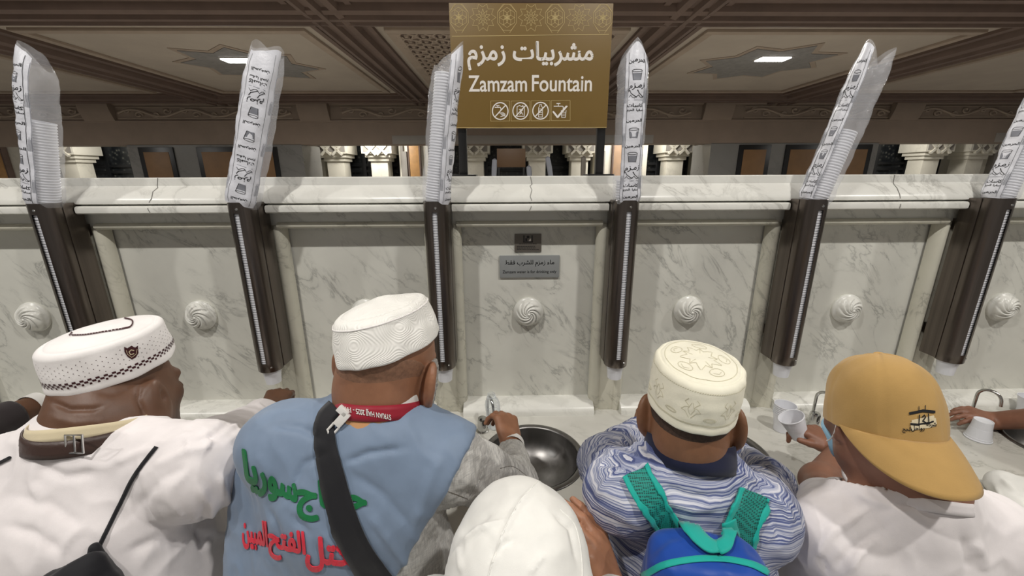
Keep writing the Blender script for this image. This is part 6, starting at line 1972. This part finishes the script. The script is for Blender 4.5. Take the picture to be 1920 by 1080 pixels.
seam(scarf, su5, [(1008, 903), (975, 940), (945, 995), (925, 1050), (912, 1095)], .0011, M['cloth_ivory'])
seam(scarf, su5, [(1050, 955), (1078, 985), (1090, 1040), (1092, 1095)], .0008, M['cloth_ivory'])

# ---- the arm reaching in at the far left and its owner
f = Fig(TR=rot_axes(5), neck=V3(-1.86, -.82, 1.34), shL=V3(-2.04, -.83, 1.27), shR=V3(-1.69, -.80, 1.27), sr=.06, cw=.17, cd=.11, bw=.17, bd=.12, pw=.16, pd=.115)
f.chest = V3(-1.87, -.82, 1.15); f.belly = V3(-1.87, -.81, 1.0); f.pelvis = V3(-1.87, -.80, .86); f.HR = rot_axes(10, -10); f.head = V3(-1.85, -.79, 1.45)
p6 = person('person at the far left edge in a dark sleeve, forearm behind the white shirt', loc=(f.pelvis[0], f.pelvis[1], 0))
wrR = at(64, 764, 1.14); elR = at(-80, 826, .98); elL, wrL = V3(-2.1, -.68, 1.02), V3(-1.98, -.48, .92)
B = body_sdf(f, -.012); add_head(B, f.head, f.HR, 1.0); B.cone(f.head - f.HR[1] * .02 - f.HR[2] * .03, f.neck, .06, .062, .03)
limb(B, [f.shR, elR, wrR], [.05, .042, .034]); limb(B, [f.shL, elL, wrL], [.05, .042, .031])
add_hand(B, wrR, wrR - elR + V3(0, .05, -.02), V3(0, -.2, 1), 1, curl=(.4, .5, .3)); add_hand(B, wrL, V3(.2, .8, -.35), V3(0, .2, .95), -1, curl=(.3, .3, .2)); legs(f, B)
body6 = sdf_obj('body', B, .006, M['skin_dark'], p6); eyes_of(body6, f.head, f.HR); shoes(f, p6); trousers(f, p6)
cuffw = elR + (wrR - elR) * .72
SH = body_sdf(f, .01); limb(SH, [f.shR, elR, cuffw], [.066, .058, .046]); limb(SH, [f.shL, elL, wrL], [.066, .055, .044])
SH.plane(cuffw, wrR - elR, np.minimum(elR, wrR) - .06, np.maximum(elR, wrR) + .06)
SH.cone(f.head - f.HR[2] * .05, f.neck, .07, .07, .004, 's'); SH.plane(V3(0, 0, .7), V3(0, 0, -1))
sdf_obj('shirt', SH, .008, M['dark_cloth'], p6, noise_fn=waves(81, .05, .15), namp=.003)
HH = Sdf(); add_head(HH, f.head, f.HR, 1.0, .01); rg = Sdf(); rg.ell(f.head + V3(0, -.04, .075), (.11, .10, .085), EYE3, 0); rg.bounds = (f.head - .17, f.head + .17)
shell(HH, .006, rg, .006, 'hair', M['stubble_dark'], p6)
wrist_band(p6, wrR + (wrR - elR) * .0, wrR - elR, .038, .026, M['wrist_white'])

# ---- the arm reaching in at the right and its owner
f = Fig(TR=rot_axes(-12), neck=V3(2.12, -.66, 1.28), shL=V3(1.94, -.68, 1.21), shR=V3(2.3, -.72, 1.21), sr=.06, cw=.17, cd=.11, bw=.17, bd=.12, pw=.16, pd=.115)
f.chest = V3(2.12, -.72, 1.10); f.belly = V3(2.13, -.78, .98); f.pelvis = V3(2.14, -.80, .84); f.HR = rot_axes(-25, -14); f.head = V3(2.09, -.60, 1.38)
p7 = person('person at the right edge reaching a bare forearm across the counter', loc=(f.pelvis[0], f.pelvis[1], 0))
elL, wrL = V3(1.86, -.40, 1.03), at(1862, 789, 1.56); elR, wrR = V3(2.32, -.52, 1.0), V3(2.18, -.36, .93)
B = body_sdf(f, -.012); add_head(B, f.head, f.HR, 1.0); B.cone(f.head - f.HR[1] * .02 - f.HR[2] * .03, f.neck, .06, .062, .03)
limb(B, [f.shR, elR, wrR], [.05, .042, .031]); limb(B, [f.shL, elL, wrL], [.05, .044, .032])
add_hand(B, wrL, at(1812, 772, 1.55) - wrL, V3(.1, -.3, .95), -1, curl=(.35, .5, .4)); add_hand(B, wrR, V3(-.4, .8, -.3), V3(0, .3, .95), 1, curl=(.3, .3, .2)); legs(f, B)
body7 = sdf_obj('body', B, .0042, M['skin_mid4'], p7); eyes_of(body7, f.head, f.HR); shoes(f, p7); trousers(f, p7, M['cloth_ivory'])
SH = body_sdf(f, .012); limb(SH, [f.shR, elR * .6 + f.shR * .4], [.068, .06]); limb(SH, [f.shL, elL * .6 + f.shL * .4], [.068, .06])
SH.cone(f.head - f.HR[2] * .05, f.neck, .075, .08, .004, 's'); SH.plane(V3(0, 0, .6), V3(0, 0, -1))
sdf_obj('wrap', SH, .008, M['cloth_ivory'], p7, noise_fn=waves(82, .05, .15), namp=.004)
HH = Sdf(); add_head(HH, f.head, f.HR, 1.0, .01); rg = Sdf(); rg.ell(f.head + V3(0, -.04, .075), (.11, .10, .085), EYE3, 0); rg.bounds = (f.head - .17, f.head + .17)
shell(HH, .006, rg, .006, 'hair', M['stubble_dark'], p7)

# white cloth lying over the counter edge at the right
S_ = Sdf()
c0, c1, c2, c3 = at_z(1880, 910, .85), at_z(1990, 930, .87), at_z(1900, 985, .86), at_z(2040, 1010, .86)
for a_, b_, r0, r1 in ((c0, c1, .028, .05), (c0, c2, .028, .03), (c2, c3, .03, .05), (c1, c3, .05, .05), (c0, c3, .03, .05)): S_.cone(a_, b_, r0, r1, .03)
S_.plane((0, 0, CT + .002), (0, 0, -1))
V, Q = S_.mesh(.005)
cl = sdf_obj('white_cloth', S_, .005, M['cloth_ivory'], None, noise_fn=waves(91, .04, .12, stretch=(1, 1, 3)), namp=.003, strokes=[([(1862, 905), (1880, 940), (1925, 970)], 4, .006), ([(1875, 895), (1900, 920), (1930, 935)], 4, .006), ([(1868, 930), (1885, 965), (1925, 990)], 5, -.006)])
tag(cl, 'crumpled white cloth on the counter at the right edge, beside the white T-shirt', 'cloth')
